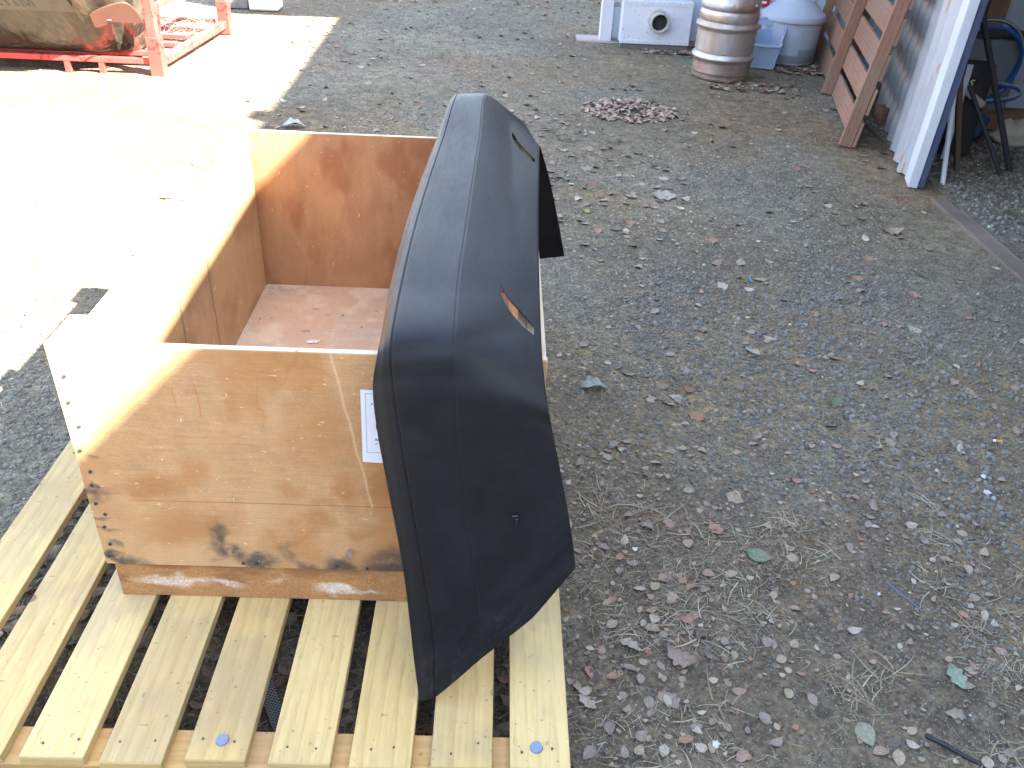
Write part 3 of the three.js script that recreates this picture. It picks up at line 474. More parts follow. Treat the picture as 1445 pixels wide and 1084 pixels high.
  const c = thing('plastic_can', 'round pale blue-grey plastic can with a domed lid, behind the keg', 'can', [2.225, 0, -7.07]);
  part('body', lathe([[0, 0.005], [0.19, 0.005], [0.198, 0.0], [0.205, 0.008], [0.222, 0.29], [0.228, 0.295], [0.226, 0.30], [0.215, 0.305], [0.21, 0.02], [0, 0.02]], 56), canM, c);
  part('moulded_panel', new THREE.LatheGeometry([[0.205, 0.07], [0.2135, 0.073], [0.2225, 0.237], [0.215, 0.24]].map(([r, y]) => new THREE.Vector2(r, y)), 12, -0.62, 0.72), canM, c);
  part('lid', lathe([[0.236, 0.300], [0.240, 0.305], [0.240, 0.335], [0.234, 0.348], [0.222, 0.352], [0.15, 0.415], [0.10, 0.44], [0.09, 0.455], [0, 0.458]], 56), canM, c);

  const tub = thing('plastic_tub', 'scuffed blue plastic tub with a cut-out handle, wedged beside the keg', 'tub', [1.985, 0, -6.84]); tub.rotation.y = -0.25;
  const tubM = new THREE.MeshPhysicalMaterial({ color: C(0.40, 0.53, 0.70), roughness: 0.45, transmission: 0.25, thickness: 0, side: THREE.DoubleSide });
  const wall = (w0, w1, h, th) => { const s = new THREE.Shape(); s.moveTo(-w0, 0); s.lineTo(w0, 0); s.lineTo(w1, h); s.lineTo(-w1, h); s.closePath(); return s; };
  const fs = wall(0.085, 0.108, 0.17); const fr = new THREE.ExtrudeGeometry(fs, { depth: 0.006, bevelEnabled: true, bevelSize: 0.002, bevelThickness: 0.002, bevelSegments: 1 }); fr.rotateX(0.10); fr.translate(0, 0.002, 0.10); part('front_side', fr, tubM, tub);
  const bs = wall(0.085, 0.115, 0.30); const hole = new THREE.Path(); hole.moveTo(-0.08, 0.235); hole.lineTo(0.075, 0.235); hole.lineTo(0.075, 0.265); hole.lineTo(-0.08, 0.265); hole.closePath(); bs.holes.push(hole);
  const bk = new THREE.ExtrudeGeometry(bs, { depth: 0.006, bevelEnabled: false }); bk.translate(0, 0.002, -0.12); part('back_side', bk, tubM, tub);
  for (const s of [-1, 1]) { const sh = new THREE.Shape(); sh.moveTo(-0.118, 0); sh.lineTo(0.10, 0); sh.lineTo(0.118, 0.168); sh.lineTo(0.075, 0.185); sh.lineTo(-0.118, 0.30); sh.closePath(); const g = new THREE.ExtrudeGeometry(sh, { depth: 0.006, bevelEnabled: false }); g.rotateY(-Math.PI / 2); g.translate(0, 0.002, 0); g.rotateZ(-s * 0.11); g.translate(s * 0.086 + 0.003, 0, 0); part('end_side', g, tubM, tub); }
  part('floor', board(-0.084, 0.084, 0.001, 0.008, -0.115, 0.10, 'x', 0.001), tubM, tub);
  part('rim', rod([V(-0.112, 0.300, -0.115), V(0.112, 0.300, -0.115), V(0.110, 0.185, 0.075), V(0.108, 0.168, 0.122), V(-0.108, 0.168, 0.122), V(-0.110, 0.185, 0.075)].map(p => p), 0.006, 8, true, 60), tubM, tub);

  // small red and white sign on the wall behind the can
  const cv = document.createElement('canvas'); cv.width = 128; cv.height = 96; const q = cv.getContext('2d'); q.fillStyle = '#a82a34'; q.fillRect(0, 0, 128, 96); q.fillStyle = '#e8e4e4'; q.fillRect(10, 34, 96, 16); q.fillRect(10, 66, 96, 14);
  const st = new THREE.CanvasTexture(cv); st.colorSpace = THREE.SRGBColorSpace; const sg = board(-0.07, 0.07, -0.06, 0.06, 0, 0.003, 'x', 0.0006); fit(sg, -0.07, -0.06, 0.14, 0.12);
  const sp = atZ(1076, -2, -7.40); single('wall_sign', sg, std({ map: st, roughness: 0.5 }), 'small red sign with white bars on the metal wall behind the plastic can', 'sign', null, [sp.x, sp.y, -7.432]);
}

// ---------------------------------------------------------------- leaning against the shed: old pallet, corrugated sheet
{
  const A = V(2.02, 0, -4.889), B = V(2.547, 0, -7.32), u = B.clone().sub(A).normalize(), n = V(-u.z, 0, u.x).normalize(), up = V(0, 1, 0).addScaledVector(n, 0.137).normalize(), L = B.distanceTo(A), out = n.clone().multiplyScalar(-1).addScaledVector(V(0, 1, 0), 0.137).normalize();
  const o = A.clone().lerp(B, 0.5), P = thing('leaning_pallet', 'long reddish-brown slatted pallet leaning on edge against the metal shed', 'pallet', o.toArray());
  const at = (s, h, d) => A.clone().addScaledVector(u, s).addScaledVector(up, h).addScaledVector(out, d).sub(o);
  for (let k = 0; k < 7; k++) { const h = 0.075 + k * 0.187; part('slat', bar(at(0.004, h, -0.011 + R(-0.002, 0.002)), at(L, h + R(-0.006, 0.006), -0.011 + R(-0.002, 0.002)), 0.019, 0.142, up, 0.002), pick(oldWood), P); }
  for (const s of [0.022, L * 0.485, L - 0.02]) part('stringer', bar(at(s, 0.0, 0.034), at(s, 1.30, 0.034), 0.068, 0.040, u, 0.003), oldWood[1], P);
  for (let k = 0; k < 7; k++) for (const s of [0.022, L * 0.485]) { const c = at(s + 0.01, 0.075 + k * 0.187, 0.069); }

  const a = V(2.150, 0.0, -4.42), b = V(2.55, 0.0, -5.90), w = b.clone().sub(a).normalize(), nn = V(-w.z, 0, w.x).normalize(), LL = b.distanceTo(a), S = thing('corrugated_sheet', 'tall white corrugated roofing sheet propped upright beside the leaning pallet', 'metal sheet', a.toArray());
  const sheetTex = texture(512, 512, (uu, v) => { const q = fbm(uu * 8, v * 6, 5, 141, 0), r2 = fbm(uu * 60, v * 14, 3, 142, 0), st = fbm(uu * 26, v * 3, 3, 143, 0); let c = [160, 162, 165].map(x => x * (1 + 0.10 * (q - 0.5))); const ru = smooth(0.62, 0.74, r2) * smooth(0.46, 0.6, q) * 0.8; c = c.map((x, i) => mix(x, [164, 116, 88][i], ru)); const di = smooth(0.58, 0.72, st) * 0.35; return c.map((x, i) => mix(x, [118, 120, 132][i], di)); });
  const sheetM = std({ map: sheetTex, roughness: 0.42, metalness: 0.1, side: THREE.DoubleSide });
  const pos = [], uv = [], idx = [], nx = 220, hgt = 1.9, pit = 0.19; let row = [];
  for (let j = 0; j <= 1; j++) for (let i = 0; i <= nx; i++) { const s = LL * i / nx, d = 0.045 * (0.5 - 0.5 * Math.cos(s / pit * 2 * Math.PI)), jag = j ? 0 : 0.008 * vnoise(s * 40, 1, 0, 6); const p = w.clone().multiplyScalar(s).addScaledVector(nn, -d + 0.012).add(V(0, j * hgt + jag, 0)).addScaledVector(nn, j * 0.05); pos.push(...p.toArray()); uv.push(s / 1.6, j); }
  for (let i = 0; i < nx; i++) idx.push(i, i + 1, nx + 1 + i, i + 1, nx + 2 + i, nx + 1 + i);
  const g = new THREE.BufferGeometry(); g.setAttribute('position', new THREE.Float32BufferAttribute(pos, 3)); g.setAttribute('uv', new THREE.Float32BufferAttribute(uv, 2)); g.setIndex(idx); g.computeVertexNormals(); part('sheet', g, sheetM, S);
  const pp = (s, h, d) => w.clone().multiplyScalar(s).addScaledVector(nn, d).add(V(0, h, 0)).addScaledVector(nn, h / hgt * 0.05);
  part('edge_trim', bar(pp(-0.075, 0.0, 0.0), pp(-0.075, 1.92, 0.0), 0.145, 0.004, nn, 0.001), trimMat, S);
  const fl = bar(pp(-0.148, 0.0, 0.022), pp(-0.148, 1.92, 0.022), 0.004, 0.04, nn, 0.001); part('edge_lip', fl, trimMat, S);
  const ch = thing('steel_channel', 'dark blue-grey steel channel standing behind the edge of the corrugated sheet', 'channel', [a.x, 0, a.z]);
  const chM = std({ map: texture(128, 256, (x, y) => { const q = fbm(x * 5, y * 9, 4, 151); return [72 + 50 * (q - 0.5), 84 + 50 * (q - 0.5), 106 + 50 * (q - 0.5)]; }), roughness: 0.5, metalness: 0.3 });
  part('web', bar(pp(-0.10, 0, 0.075), pp(-0.10, 1.96, 0.075), 0.090, 0.004, nn, 0.001), chM, ch); part('flange', bar(pp(-0.135, 0, 0.058), pp(-0.135, 1.96, 0.058), 0.003, 0.03, nn, 0.001), chM, ch); part('flange', bar(pp(-0.065, 0, 0.058), pp(-0.065, 1.96, 0.058), 0.003, 0.03, nn, 0.001), chM, ch);
}

// ---------------------------------------------------------------- inside the open bay
{
  const blk = std({ color: C(0.022, 0.022, 0.024), roughness: 0.6 });
  single('white_pipe', capRod(atH(1330, 261, 0.003), atZ(1352, 90, -4.40), 0.013, 0.013), std({ color: C(0.62, 0.65, 0.68), roughness: 0.45 }), 'white plastic pipe leaning behind the steel channel', 'pipe');
  single('wooden_stake', bar(atH(1350, 242, 0.008), atZ(1358, 20, -4.56), 0.036, 0.026), std({ color: C(0.10, 0.06, 0.04), roughness: 0.9 }), 'dark brown wooden stake leaning in the bay next to the white pipe', 'stake');
  const f = (px, py, z) => atZ(px, py, z);
  const s = thing('tool_case', 'black tool case with a yellow letter S, standing in the bay', 'case', [atZ(1372, 120, -4.85).x, 0.006, -4.85]);
  part('body', new RoundedBoxGeometry(0.16, 0.50, 0.10, 3, 0.014).translate(0, 0.252, 0), blk, s);
  const cv = document.createElement('canvas'); cv.width = cv.height = 64; const q = cv.getContext('2d'); q.fillStyle = '#101012'; q.fillRect(0, 0, 64, 64); q.fillStyle = '#cfc58a'; q.font = 'bold italic 58px sans-serif'; q.fillText('S', 12, 54);
  const tx = new THREE.CanvasTexture(cv); tx.colorSpace = THREE.SRGBColorSpace; tx.magFilter = THREE.LinearFilter; const lp = new THREE.PlaneGeometry(0.055, 0.055); lp.translate(-0.02, 0.40, 0.0512); part('letter', lp, std({ map: tx, roughness: 0.6 }), s); s.rotation.y = -0.2;
  const wb = f(1377, 140, -4.80); single('wood_block', bar(f(1362, 127, -4.80), f(1388, 148, -4.76), 0.05, 0.03), std({ color: C(0.40, 0.30, 0.22), roughness: 0.8 }), 'short pale wood offcut resting on the black pole in the bay', 'wood block');
  single('lath', bar(V(2.488, 0.006, -4.74), V(2.505, 0.50, -4.80), 0.03, 0.012), trimMat, 'narrow white lath standing against the black tool case', 'lath');
  single('black_pole', capRod(atH(1425, 241, 0.010), atZ(1378, -30, -4.75), 0.016), blk, 'black pole leaning upright in the bay before the blue hose', 'pole');
  single('black_pole', capRod(atH(1412, 247, 0.010), atZ(1368, 120, -4.66), 0.012), blk, 'thin black pole propped against the black tool case', 'pole');
  const hose = thing('garden_hose', 'coil of blue hose with a yellow stripe hanging in the bay', 'hose', [2.90, 0.10, -5.45]);
  const hm = std({ color: C(0.02, 0.10, 0.34), roughness: 0.35 }), hy = std({ color: C(0.6, 0.5, 0.12), roughness: 0.4 });
  const loop = (r, tilt, dz, rt, off = 0) => { const p = []; for (let i = 0; i < 28; i++) { const a = i / 28 * 2 * Math.PI; p.push(V(r * Math.cos(a), r + 0.012 + r * Math.sin(a) * tilt, dz + 0.02 * Math.sin(a * 2) + off)); } return rod(p, rt, 8, true, 84); };
  part('coil', loop(0.255, 1, 0, 0.012), hm, hose); part('coil', loop(0.24, 0.97, 0.028, 0.012), hm, hose); part('stripe', loop(0.2555, 1, 0.0105, 0.0035), hy, hose);
  const lo = []; for (let i = 0; i < 24; i++) { const a = i / 24 * 2 * Math.PI; lo.push(V(0.24 * Math.cos(a), 0.13 + 0.025 * Math.cos(a * 1 + 1), 0.10 + 0.12 * Math.sin(a))); } part('coil', rod(lo, 0.012, 8, true, 80), hm, hose); part('stripe', rod(lo.map(p => p.clone().add(V(0, 0.0095, 0.003))), 0.0035, 6, true, 80), hy, hose);
  hose.rotation.y = 0.15;
  single('timber_beam', board(-0.65, 0.75, 0, 0.095, -0.06, 0.06, 'x', 0.004), oldWood[1], 'rough timber beam lying on the bay floor under the hose coil', 'beam', null, [3.0, 0.006, -5.42]);
  const gb = thing('grey_tote', 'dim grey plastic tote standing behind the hose coil', 'tote', [2.98, 0.006, -5.62]); part('body', new RoundedBoxGeometry(0.42, 0.50, 0.20, 2, 0.02).translate(0, 0.25, 0), std({ color: C(0.20, 0.21, 0.225), roughness: 0.6 }), gb); part('lid', new RoundedBoxGeometry(0.45, 0.03, 0.23, 2, 0.01).translate(0, 0.515, 0), std({ color: C(0.05, 0.052, 0.06), roughness: 0.6 }), gb);
  const wbx = thing('white_carton', 'white printed carton standing on the timber beam inside the hose coil', 'carton', [3.10, 0.101, -5.58]); part('body', board(-0.08, 0.08, 0, 0.17, -0.03, 0.03, 'x', 0.003), std({ color: C(0.6, 0.61, 0.62) }), wbx); part('flap', board(-0.08, 0.08, 0.1705, 0.174, -0.03, 0.045, 'x', 0.001), std({ color: C(0.6, 0.61, 0.62) }), wbx);
  const lump = (sx, sy, sz, seed) => { const g = new THREE.IcosahedronGeometry(1, 4), p = g.attributes.position; for (let i = 0; i < p.count; i++) { const x = p.getX(i), y = p.getY(i), z = p.getZ(i), n = 0.55 + 0.75 * Math.abs(2 * fbm(x * 2.6 + 9, y * 2.6 + z * 2.1 + 5, 4, seed) - 1) + 0.35 * fbm(x * 1.5 + 4, z * 1.5 + y + 9, 2, seed + 5); p.setXYZ(i, x * sx * n, (Math.max(-0.62, y) + 0.62) * sy * n, z * sz * n); } const m = mergeVertices(g); m.computeVertexNormals(); return m; };
  single('burlap_sack', lump(0.17, 0.09, 0.12, 61), std({ color: C(0.42, 0.36, 0.28), roughness: 0.95 }), 'crumpled beige sack lying on the floor of the bay', 'sack', null, [3.06, 0.004, -5.10]);
  single('blue_tarp', lump(0.15, 0.15, 0.12, 62), std({ color: C(0.02, 0.05, 0.14), roughness: 0.6 }), 'bundled dark blue tarp on the floor behind the tool case', 'tarp', null, [2.72, 0.004, -5.12]);
}

// ---------------------------------------------------------------- red steel rack with a wrapped car part
{
  const redM = std({ map: texture(256, 256, (u, v) => { const a = fbm(u * 6, v * 6, 4, 161, 6), c = fbm(u * 40, v * 40, 2, 162, 40) > 0.72 ? 0.7 : 1; return [(212 + 30 * (a - 0.5)) * c, (68 + 20 * (a - 0.5)) * c, (60 + 18 * (a - 0.5)) * c]; }), roughness: 0.5, metalness: 0.1 });
  const k = thing('steel_rack', 'red painted steel stillage rack standing in the sun', 'rack', [-2.8, 0, -6.45]), o = g => g.translate(2.8, 0, 6.45);
  const X0 = -3.75, X1 = -2.185, Z0 = -5.815, Z1 = -7.12;
  for (const [x, z] of [[X1, Z0], [X1 + 0.075, Z1], [X0, Z0], [X0, Z1]]) { const p = part('post', o(board(x - 0.03, x + 0.03, 0, 1.15, z - 0.03, z + 0.03, 'y', 0.005)), redM, k); part('sleeve', o(board(x - 0.042, x + 0.042, 0.001, 0.24, z - 0.042, z + 0.042, 'y', 0.004)), redM, p); }
  part('front_rail', o(board(X0 + 0.043, X1 - 0.043, 0.070, 0.104, Z0 - 0.018, Z0 + 0.018, 'x', 0.003)), redM, k);
  part('back_rail', o(board(X0 + 0.043, X1 - 0.0, 0.070, 0.104, Z1 - 0.018, Z1 + 0.018, 'x', 0.003)), redM, k);
  part('side_rail', o(bar(V(X1 + 0.003, 0.075, Z0 - 0.043), V(X1 + 0.072, 0.075, Z1 + 0.043), 0.05, 0.05)), redM, k);
  part('side_rail', o(bar(V(X1 + 0.003, 0.40, Z0 - 0.043), V(X1 + 0.072, 0.40, Z1 + 0.043), 0.035, 0.035)), redM, k);
  part('side_rail', o(bar(V(X0, 0.087, Z0 - 0.043), V(X0, 0.087, Z1 + 0.043), 0.034, 0.034)), redM, k);
  for (const z of [-6.02, -6.30, -6.55, -6.80]) part('cross_bar', o(board(X0 + 0.02, X1 - 0.03, 0.075, 0.103, z - 0.03, z + 0.03, 'x', 0.003)), redM, k);
  for (const x of [-2.764, -2.545, -3.3]) part('foot', o(board(x - 0.017, x + 0.017, 0, 0.0695, Z0 - 0.016, Z0 + 0.016, 'y', 0.002)), redM, k);
  part('top_rail', o(board(X0 + 0.031, X1 - 0.031, 1.10, 1.14, Z0 - 0.02, Z0 + 0.02, 'x', 0.003)), redM, k);

  // stretch-wrapped part: its face leans out over its foot
  const w = thing('wrapped_part', 'car part in wrinkled grey-brown plastic wrap lying on the red rack', 'wrapped part', [-2.95, 0.10, -6.1]);
  const prof = [[-0.34, 0.006], [0.20, 0.006], [0.262, 0.03], [0.325, 0.10], [0.47, 0.26], [0.615, 0.42], [0.84, 0.70], [0.80, 0.80], [0.2, 0.90], [-0.2, 0.80], [-0.36, 0.4]];
  const pc = new THREE.CatmullRomCurve3(prof.map(([z, y]) => V(0, y, z)), true, 'centripetal'), nx = 60, np = 120, pos = [], uv = [], idx = [];
  for (let i = 0; i <= nx; i++) { const t = i / nx, x = -0.75 + 1.40 * t, e = 0.6 * smooth(0.78, 1.0, t), ends = Math.sqrt(clamp(1 - Math.pow(Math.max(0, (t - 0.93) / 0.07), 2))) * 0.999 + 0.001;
    for (let j = 0; j < np; j++) { const p = pc.getPoint(j / np), wr = 0.010 * (fbm(x * 9, j * 0.15, 3, 171) - 0.5); let z = p.z - e * 0.34 * clamp((p.z + 0.1) / 0.5), y = p.y; z = mix(-0.05, z, ends) + wr; y = mix(0.35, y, mix(ends, 1, 0.15)); pos.push(x, Math.max(0.004, y + wr * 0.6 * (y > 0.03 ? 1 : 0)), z); uv.push(x, j / np * 2.2); } }
  for (let i = 0; i < nx; i++) for (let j = 0; j < np; j++) { const a = i * np + j, b = i * np + (j + 1) % np, c = a + np, d = b + np; idx.push(a, b, c, b, d, c); }
  const cap = (i, f) => { const c = pos.length / 3; pos.push(-0.75 + 1.40 * i / nx, 0.35, -0.05); uv.push(0, 0); for (let j = 0; j < np; j++) { const a = i * np + j, b = i * np + (j + 1) % np; f ? idx.push(c, a, b) : idx.push(c, b, a); } }; cap(0, false); cap(nx, true);
  const g = new THREE.BufferGeometry(); g.setAttribute('position', new THREE.Float32BufferAttribute(pos, 3)); g.setAttribute('uv', new THREE.Float32BufferAttribute(uv, 2)); g.setIndex(idx); g.computeVertexNormals();
  const wrapT = texture(512, 512, (u, v) => { const a = fbm(u * 4, v * 4, 5, 181, 4), b = fbm(u * 24, v * 8, 3, 182, 8), s = fbm(u * 90, v * 90, 2, 183, 90); let c = [52, 49, 40].map((x, i) => x * (1 + 0.25 * (a - 0.5) + 0.2 * (s - 0.5))); return c.map((x, i) => mix(x, [84, 66, 56][i], smooth(0.60, 0.70, b) * 0.5)); });
  const wb = texture(512, 512, (u, v) => { const n = fbm(u * 10, v * 5, 4, 184, 5); return 1 - Math.abs(2 * n - 1); }, false);
  const wm = new THREE.MeshPhysicalMaterial({ map: wrapT, bumpMap: wb, bumpScale: 0.012, roughness: 0.28, clearcoat: 0.6, clearcoatRoughness: 0.12, side: THREE.DoubleSide });
  part('plastic_wrap', g, wm, w);
  const W = (px, py, z) => atZ(px, py, z).sub(V(-2.95, 0.10, -6.1));
  const onFace = (px, py, off) => { const d = ray(px, py), z0 = -6.1 + 0.262 + off, t = (z0 + 0.905 * (CAM.y - 0.13)) / (d.z - 0.905 * d.y); return CAM.clone().addScaledVector(d, t).sub(V(-2.95, 0.10, -6.1)); };
  // arched opening in the wrap, red frame showing through
  const ar = new THREE.Shape(); ar.moveTo(-0.17, -0.10); ar.lineTo(-0.19, 0.0); ar.bezierCurveTo(-0.14, 0.05, 0.02, 0.10, 0.09, 0.10); ar.bezierCurveTo(0.16, 0.10, 0.20, 0.0, 0.235, -0.08); ar.lineTo(0.10, -0.075); ar.lineTo(-0.02, -0.06); ar.bezierCurveTo(-0.08, -0.08, -0.12, -0.115, -0.17, -0.10);
  const ag = new THREE.ExtrudeGeometry(ar, { depth: 0.006, bevelEnabled: true, bevelSize: 0.003, bevelThickness: 0.003, curveSegments: 10 }); const ac = onFace(160, 20, -0.10); ag.scale(0.7, 0.75, 1).rotateX(0.35).rotateY(0.4); ag.translate(ac.x, ac.y, ac.z); part('red_panel', ag, std({ color: C(0.075, 0.03, 0.02), roughness: 0.5 }), w);
  const sb = bar(onFace(154, 28, 0.0), onFace(157, 56, -0.01), 0.024, 0.01); part('strap', sb, std({ color: C(0.13, 0.05, 0.05), roughness: 0.5 }), w);
  // printed sheet under the wrap, seen from behind: mirrored letters
  const cv = document.createElement('canvas'); cv.width = 512; cv.height = 160; const q = cv.getContext('2d'); q.fillStyle = '#4a453f'; q.fillRect(0, 0, 512, 160); for (let i = 0; i < 80; i++) { q.fillStyle = `rgba(${120 * rng()},${110 * rng()},${100 * rng()},0.15)`; q.fillRect(512 * rng(), 160 * rng(), 60 * rng(), 16 * rng()); }
  q.save(); q.translate(512, 0); q.scale(-1, 1); q.fillStyle = '#17161a'; q.font = 'bold 118px sans-serif'; q.fillText('MITSU', 226, 124); q.restore();
  const mt = new THREE.CanvasTexture(cv); mt.colorSpace = THREE.SRGBColorSpace; mt.magFilter = THREE.LinearFilter;
  const sg = new THREE.PlaneGeometry(0.46, 0.15, 6, 1); sg.rotateX(0.735); const sc = onFace(42, 3, 0.014); sg.translate(sc.x, sc.y, sc.z); part('printed_sheet', sg, new THREE.MeshPhysicalMaterial({ map: mt, roughness: 0.3, clearcoat: 0.5, side: THREE.DoubleSide }), w);

  const bn = thing('white_bin', 'square white plastic bin standing in the sun behind the red rack', 'bin', [-2.04, 0, -8.15]);
  const bb = new RoundedBoxGeometry(0.25, 0.48, 0.22, 3, 0.02); bb.translate(0, 0.24, 0); part('body', bb, std({ color: C(0.72, 0.73, 0.75), roughness: 0.5 }), bn); part('lid', new RoundedBoxGeometry(0.27, 0.03, 0.24, 2, 0.01).translate(0, 0.49, 0), std({ color: C(0.7, 0.71, 0.73), roughness: 0.5 }), bn);
  const gp = thing('grey_block', 'grey concrete block standing between the red rack and the white bin', 'block', [-2.28, 0, -8.2]); part('body', board(-0.09, 0.09, 0, 0.4, -0.09, 0.09, 'y', 0.006), std({ color: C(0.24, 0.23, 0.22), roughness: 0.95, bumpMap: groundMaps[1], bumpScale: 0.01 }), gp); part('cap', board(-0.1, 0.1, 0.4005, 0.43, -0.1, 0.1, 'x', 0.006), std({ color: C(0.26, 0.25, 0.24), roughness: 0.95 }), gp);
  const ws = new THREE.Shape(); ws.moveTo(-0.16, -0.03); ws.lineTo(0.075, -0.035); ws.lineTo(0.04, 0.03); ws.lineTo(-0.16, 0.045); const wg = new THREE.ExtrudeGeometry(ws, { depth: 0.03, bevelEnabled: true, bevelSize: 0.002, bevelThickness: 0.002, bevelSegments: 1 }); wg.rotateX(-Math.PI / 2); metricUV(wg, 'x');
  single('board_offcut', wg, pine[0], 'pale board offcut lying alone on the sunlit gravel', 'offcut', null, [-2.10, -0.002, -3.56]);
}

// ---------------------------------------------------------------- gravel, straw and leaves
const dummy = new THREE.Object3D();
function stuff(name, geo, mat, list, label, category) { // list of [x,y,z, rx,ry,rz, sx,sy,sz, color]
  const m = new THREE.InstancedMesh(geo, mat, list.length), col = new THREE.Color();
  list.forEach((a, i) => { dummy.position.set(a[0], a[1], a[2]); dummy.rotation.set(a[3], a[4], a[5]); dummy.scale.set(a[6], a[7], a[8]); dummy.updateMatrix(); m.setMatrixAt(i, dummy.matrix); m.setColorAt(i, col.setRGB(...a[9])); });
  m.name = numbered(name); m.userData.kind = 'stuff'; tag(m, label, category); m.castShadow = m.receiveShadow = true; scene.add(m); return m;
}
const inPallet = (x, z) => x > -1.07 && x < 0.175 && z > -2.13 && z < -0.88;
const inBay = (x, z) => x > 2.15 && z > -4.2;
const gravelM = (x, z) => { // how coarse and thick the loose stone lies
  const n = fbm(x * 1.4 + 3, z * 1.4 + 8, 4, 811);
  let m = 0.14 + 0.5 * smooth(0.44, 0.62, n);
  m += 0.75 * smooth(0.2, 0.9, x) * smooth(-1.55, -1.95, z) * smooth(-3.6, -2.6, z);
  m += 0.8 * smooth(-0.85, -1.1, x) * smooth(-3.0, -2.5, z);
  m += 0.6 * smooth(0.95, 1.25, x - 0.25 * (n - 0.5)) * smooth(-2.2, -1.6, z);
  m -= 0.12 * smooth(1.0, 0.7, x) * smooth(-1.75, -1.5, z) * smooth(0.1, 0.3, x);
  return clamp(m);
};
{
  const rock = s => { const g = new THREE.IcosahedronGeometry(1, 1), p = g.attributes.position; for (let i = 0; i < p.count; i++) { const x = p.getX(i), y = p.getY(i), z = p.getZ(i), n = 0.72 + 0.62 * vnoise(x * 1.3 + 5 + s, y * 1.3 + z * 1.1 + 7, 0, s); p.setXYZ(i, x * n, y * n, z * n); } return g; };
  const rockMat = std({ color: C(1, 1, 1), roughness: 0.9 });
  const tones = [[0.150, 0.144, 0.120], [0.128, 0.123, 0.104], [0.165, 0.157, 0.131], [0.112, 0.108, 0.093], [0.16, 0.138, 0.104], [0.19, 0.18, 0.150], [0.128, 0.107, 0.080], [0.135, 0.133, 0.120]];
  const tone = () => { const t = rng() < 0.004 ? [0.36, 0.35, 0.34] : pick(tones), k = R(0.82, 1.15); return t.map(c => c * k); };
  const lists = [[], [], []];
  const put = (x, z, r) => lists[Math.floor(rng() * 3)].push([x, gh(x, z) + r * R(-0.12, 0.22), z, R(0, 6), R(0, 6), R(0, 6), r * R(0.75, 1.3), r * R(0.5, 0.9), r * R(0.75, 1.2), tone()]);
  const seen = (x, z) => { const a = Math.abs(x) / (-z + 0.35); return a < 0.80; };
  for (let i = 0; i < 130000; i++) { const z = -0.85 - 3.4 * Math.pow(rng(), 0.9), x = R(-2.7, 2.9); if (!seen(x, z) || inBay(x, z)) continue; const m = gravelM(x, z); if (inPallet(x, z) ? rng() > 0.10 : rng() > m * m) continue; const q = rng(); put(x, z, 0.0022 + 0.0066 * q * q * q * (0.4 + 0.7 * m)); }
  for (let i = 0; i < 130000; i++) { const z = -0.85 - 2.6 * rng(), x = R(-2.5, 2.7); if (!seen(x, z) || inBay(x, z)) continue; put(x, z, R(0.0012, 0.0030)); }
  for (let i = 0; i < 60000; i++) { const z = -4.0 - 6.0 * rng(), x = R(-5.0, 4.5); if (!seen(x, z) || (x > 2.15 && z > -6)) continue; const m = gravelM(x, z); if (rng() > 0.2 + 0.8 * m) continue; put(x, z, R(0.0025, 0.0055)); }
  for (let i = 0; i < 2600; i++) { const z = R(-5.5, -3.6), x = R(2.28, 3.6); const r = R(0.005, 0.012); lists[i % 3].push([x, 0.006 + r * R(-0.1, 0.3), z, R(0, 6), R(0, 6), R(0, 6), r, r * 0.7, r, tone().map(c => c * 1.1)]); }
  lists.forEach((l, i) => stuff('gravel', rock(i + 3), rockMat, l, ['loose grey gravel strewn over the yard', 'loose blue-grey gravel chips over the yard', 'small loose stones over the yard'][i], 'gravel'));
}
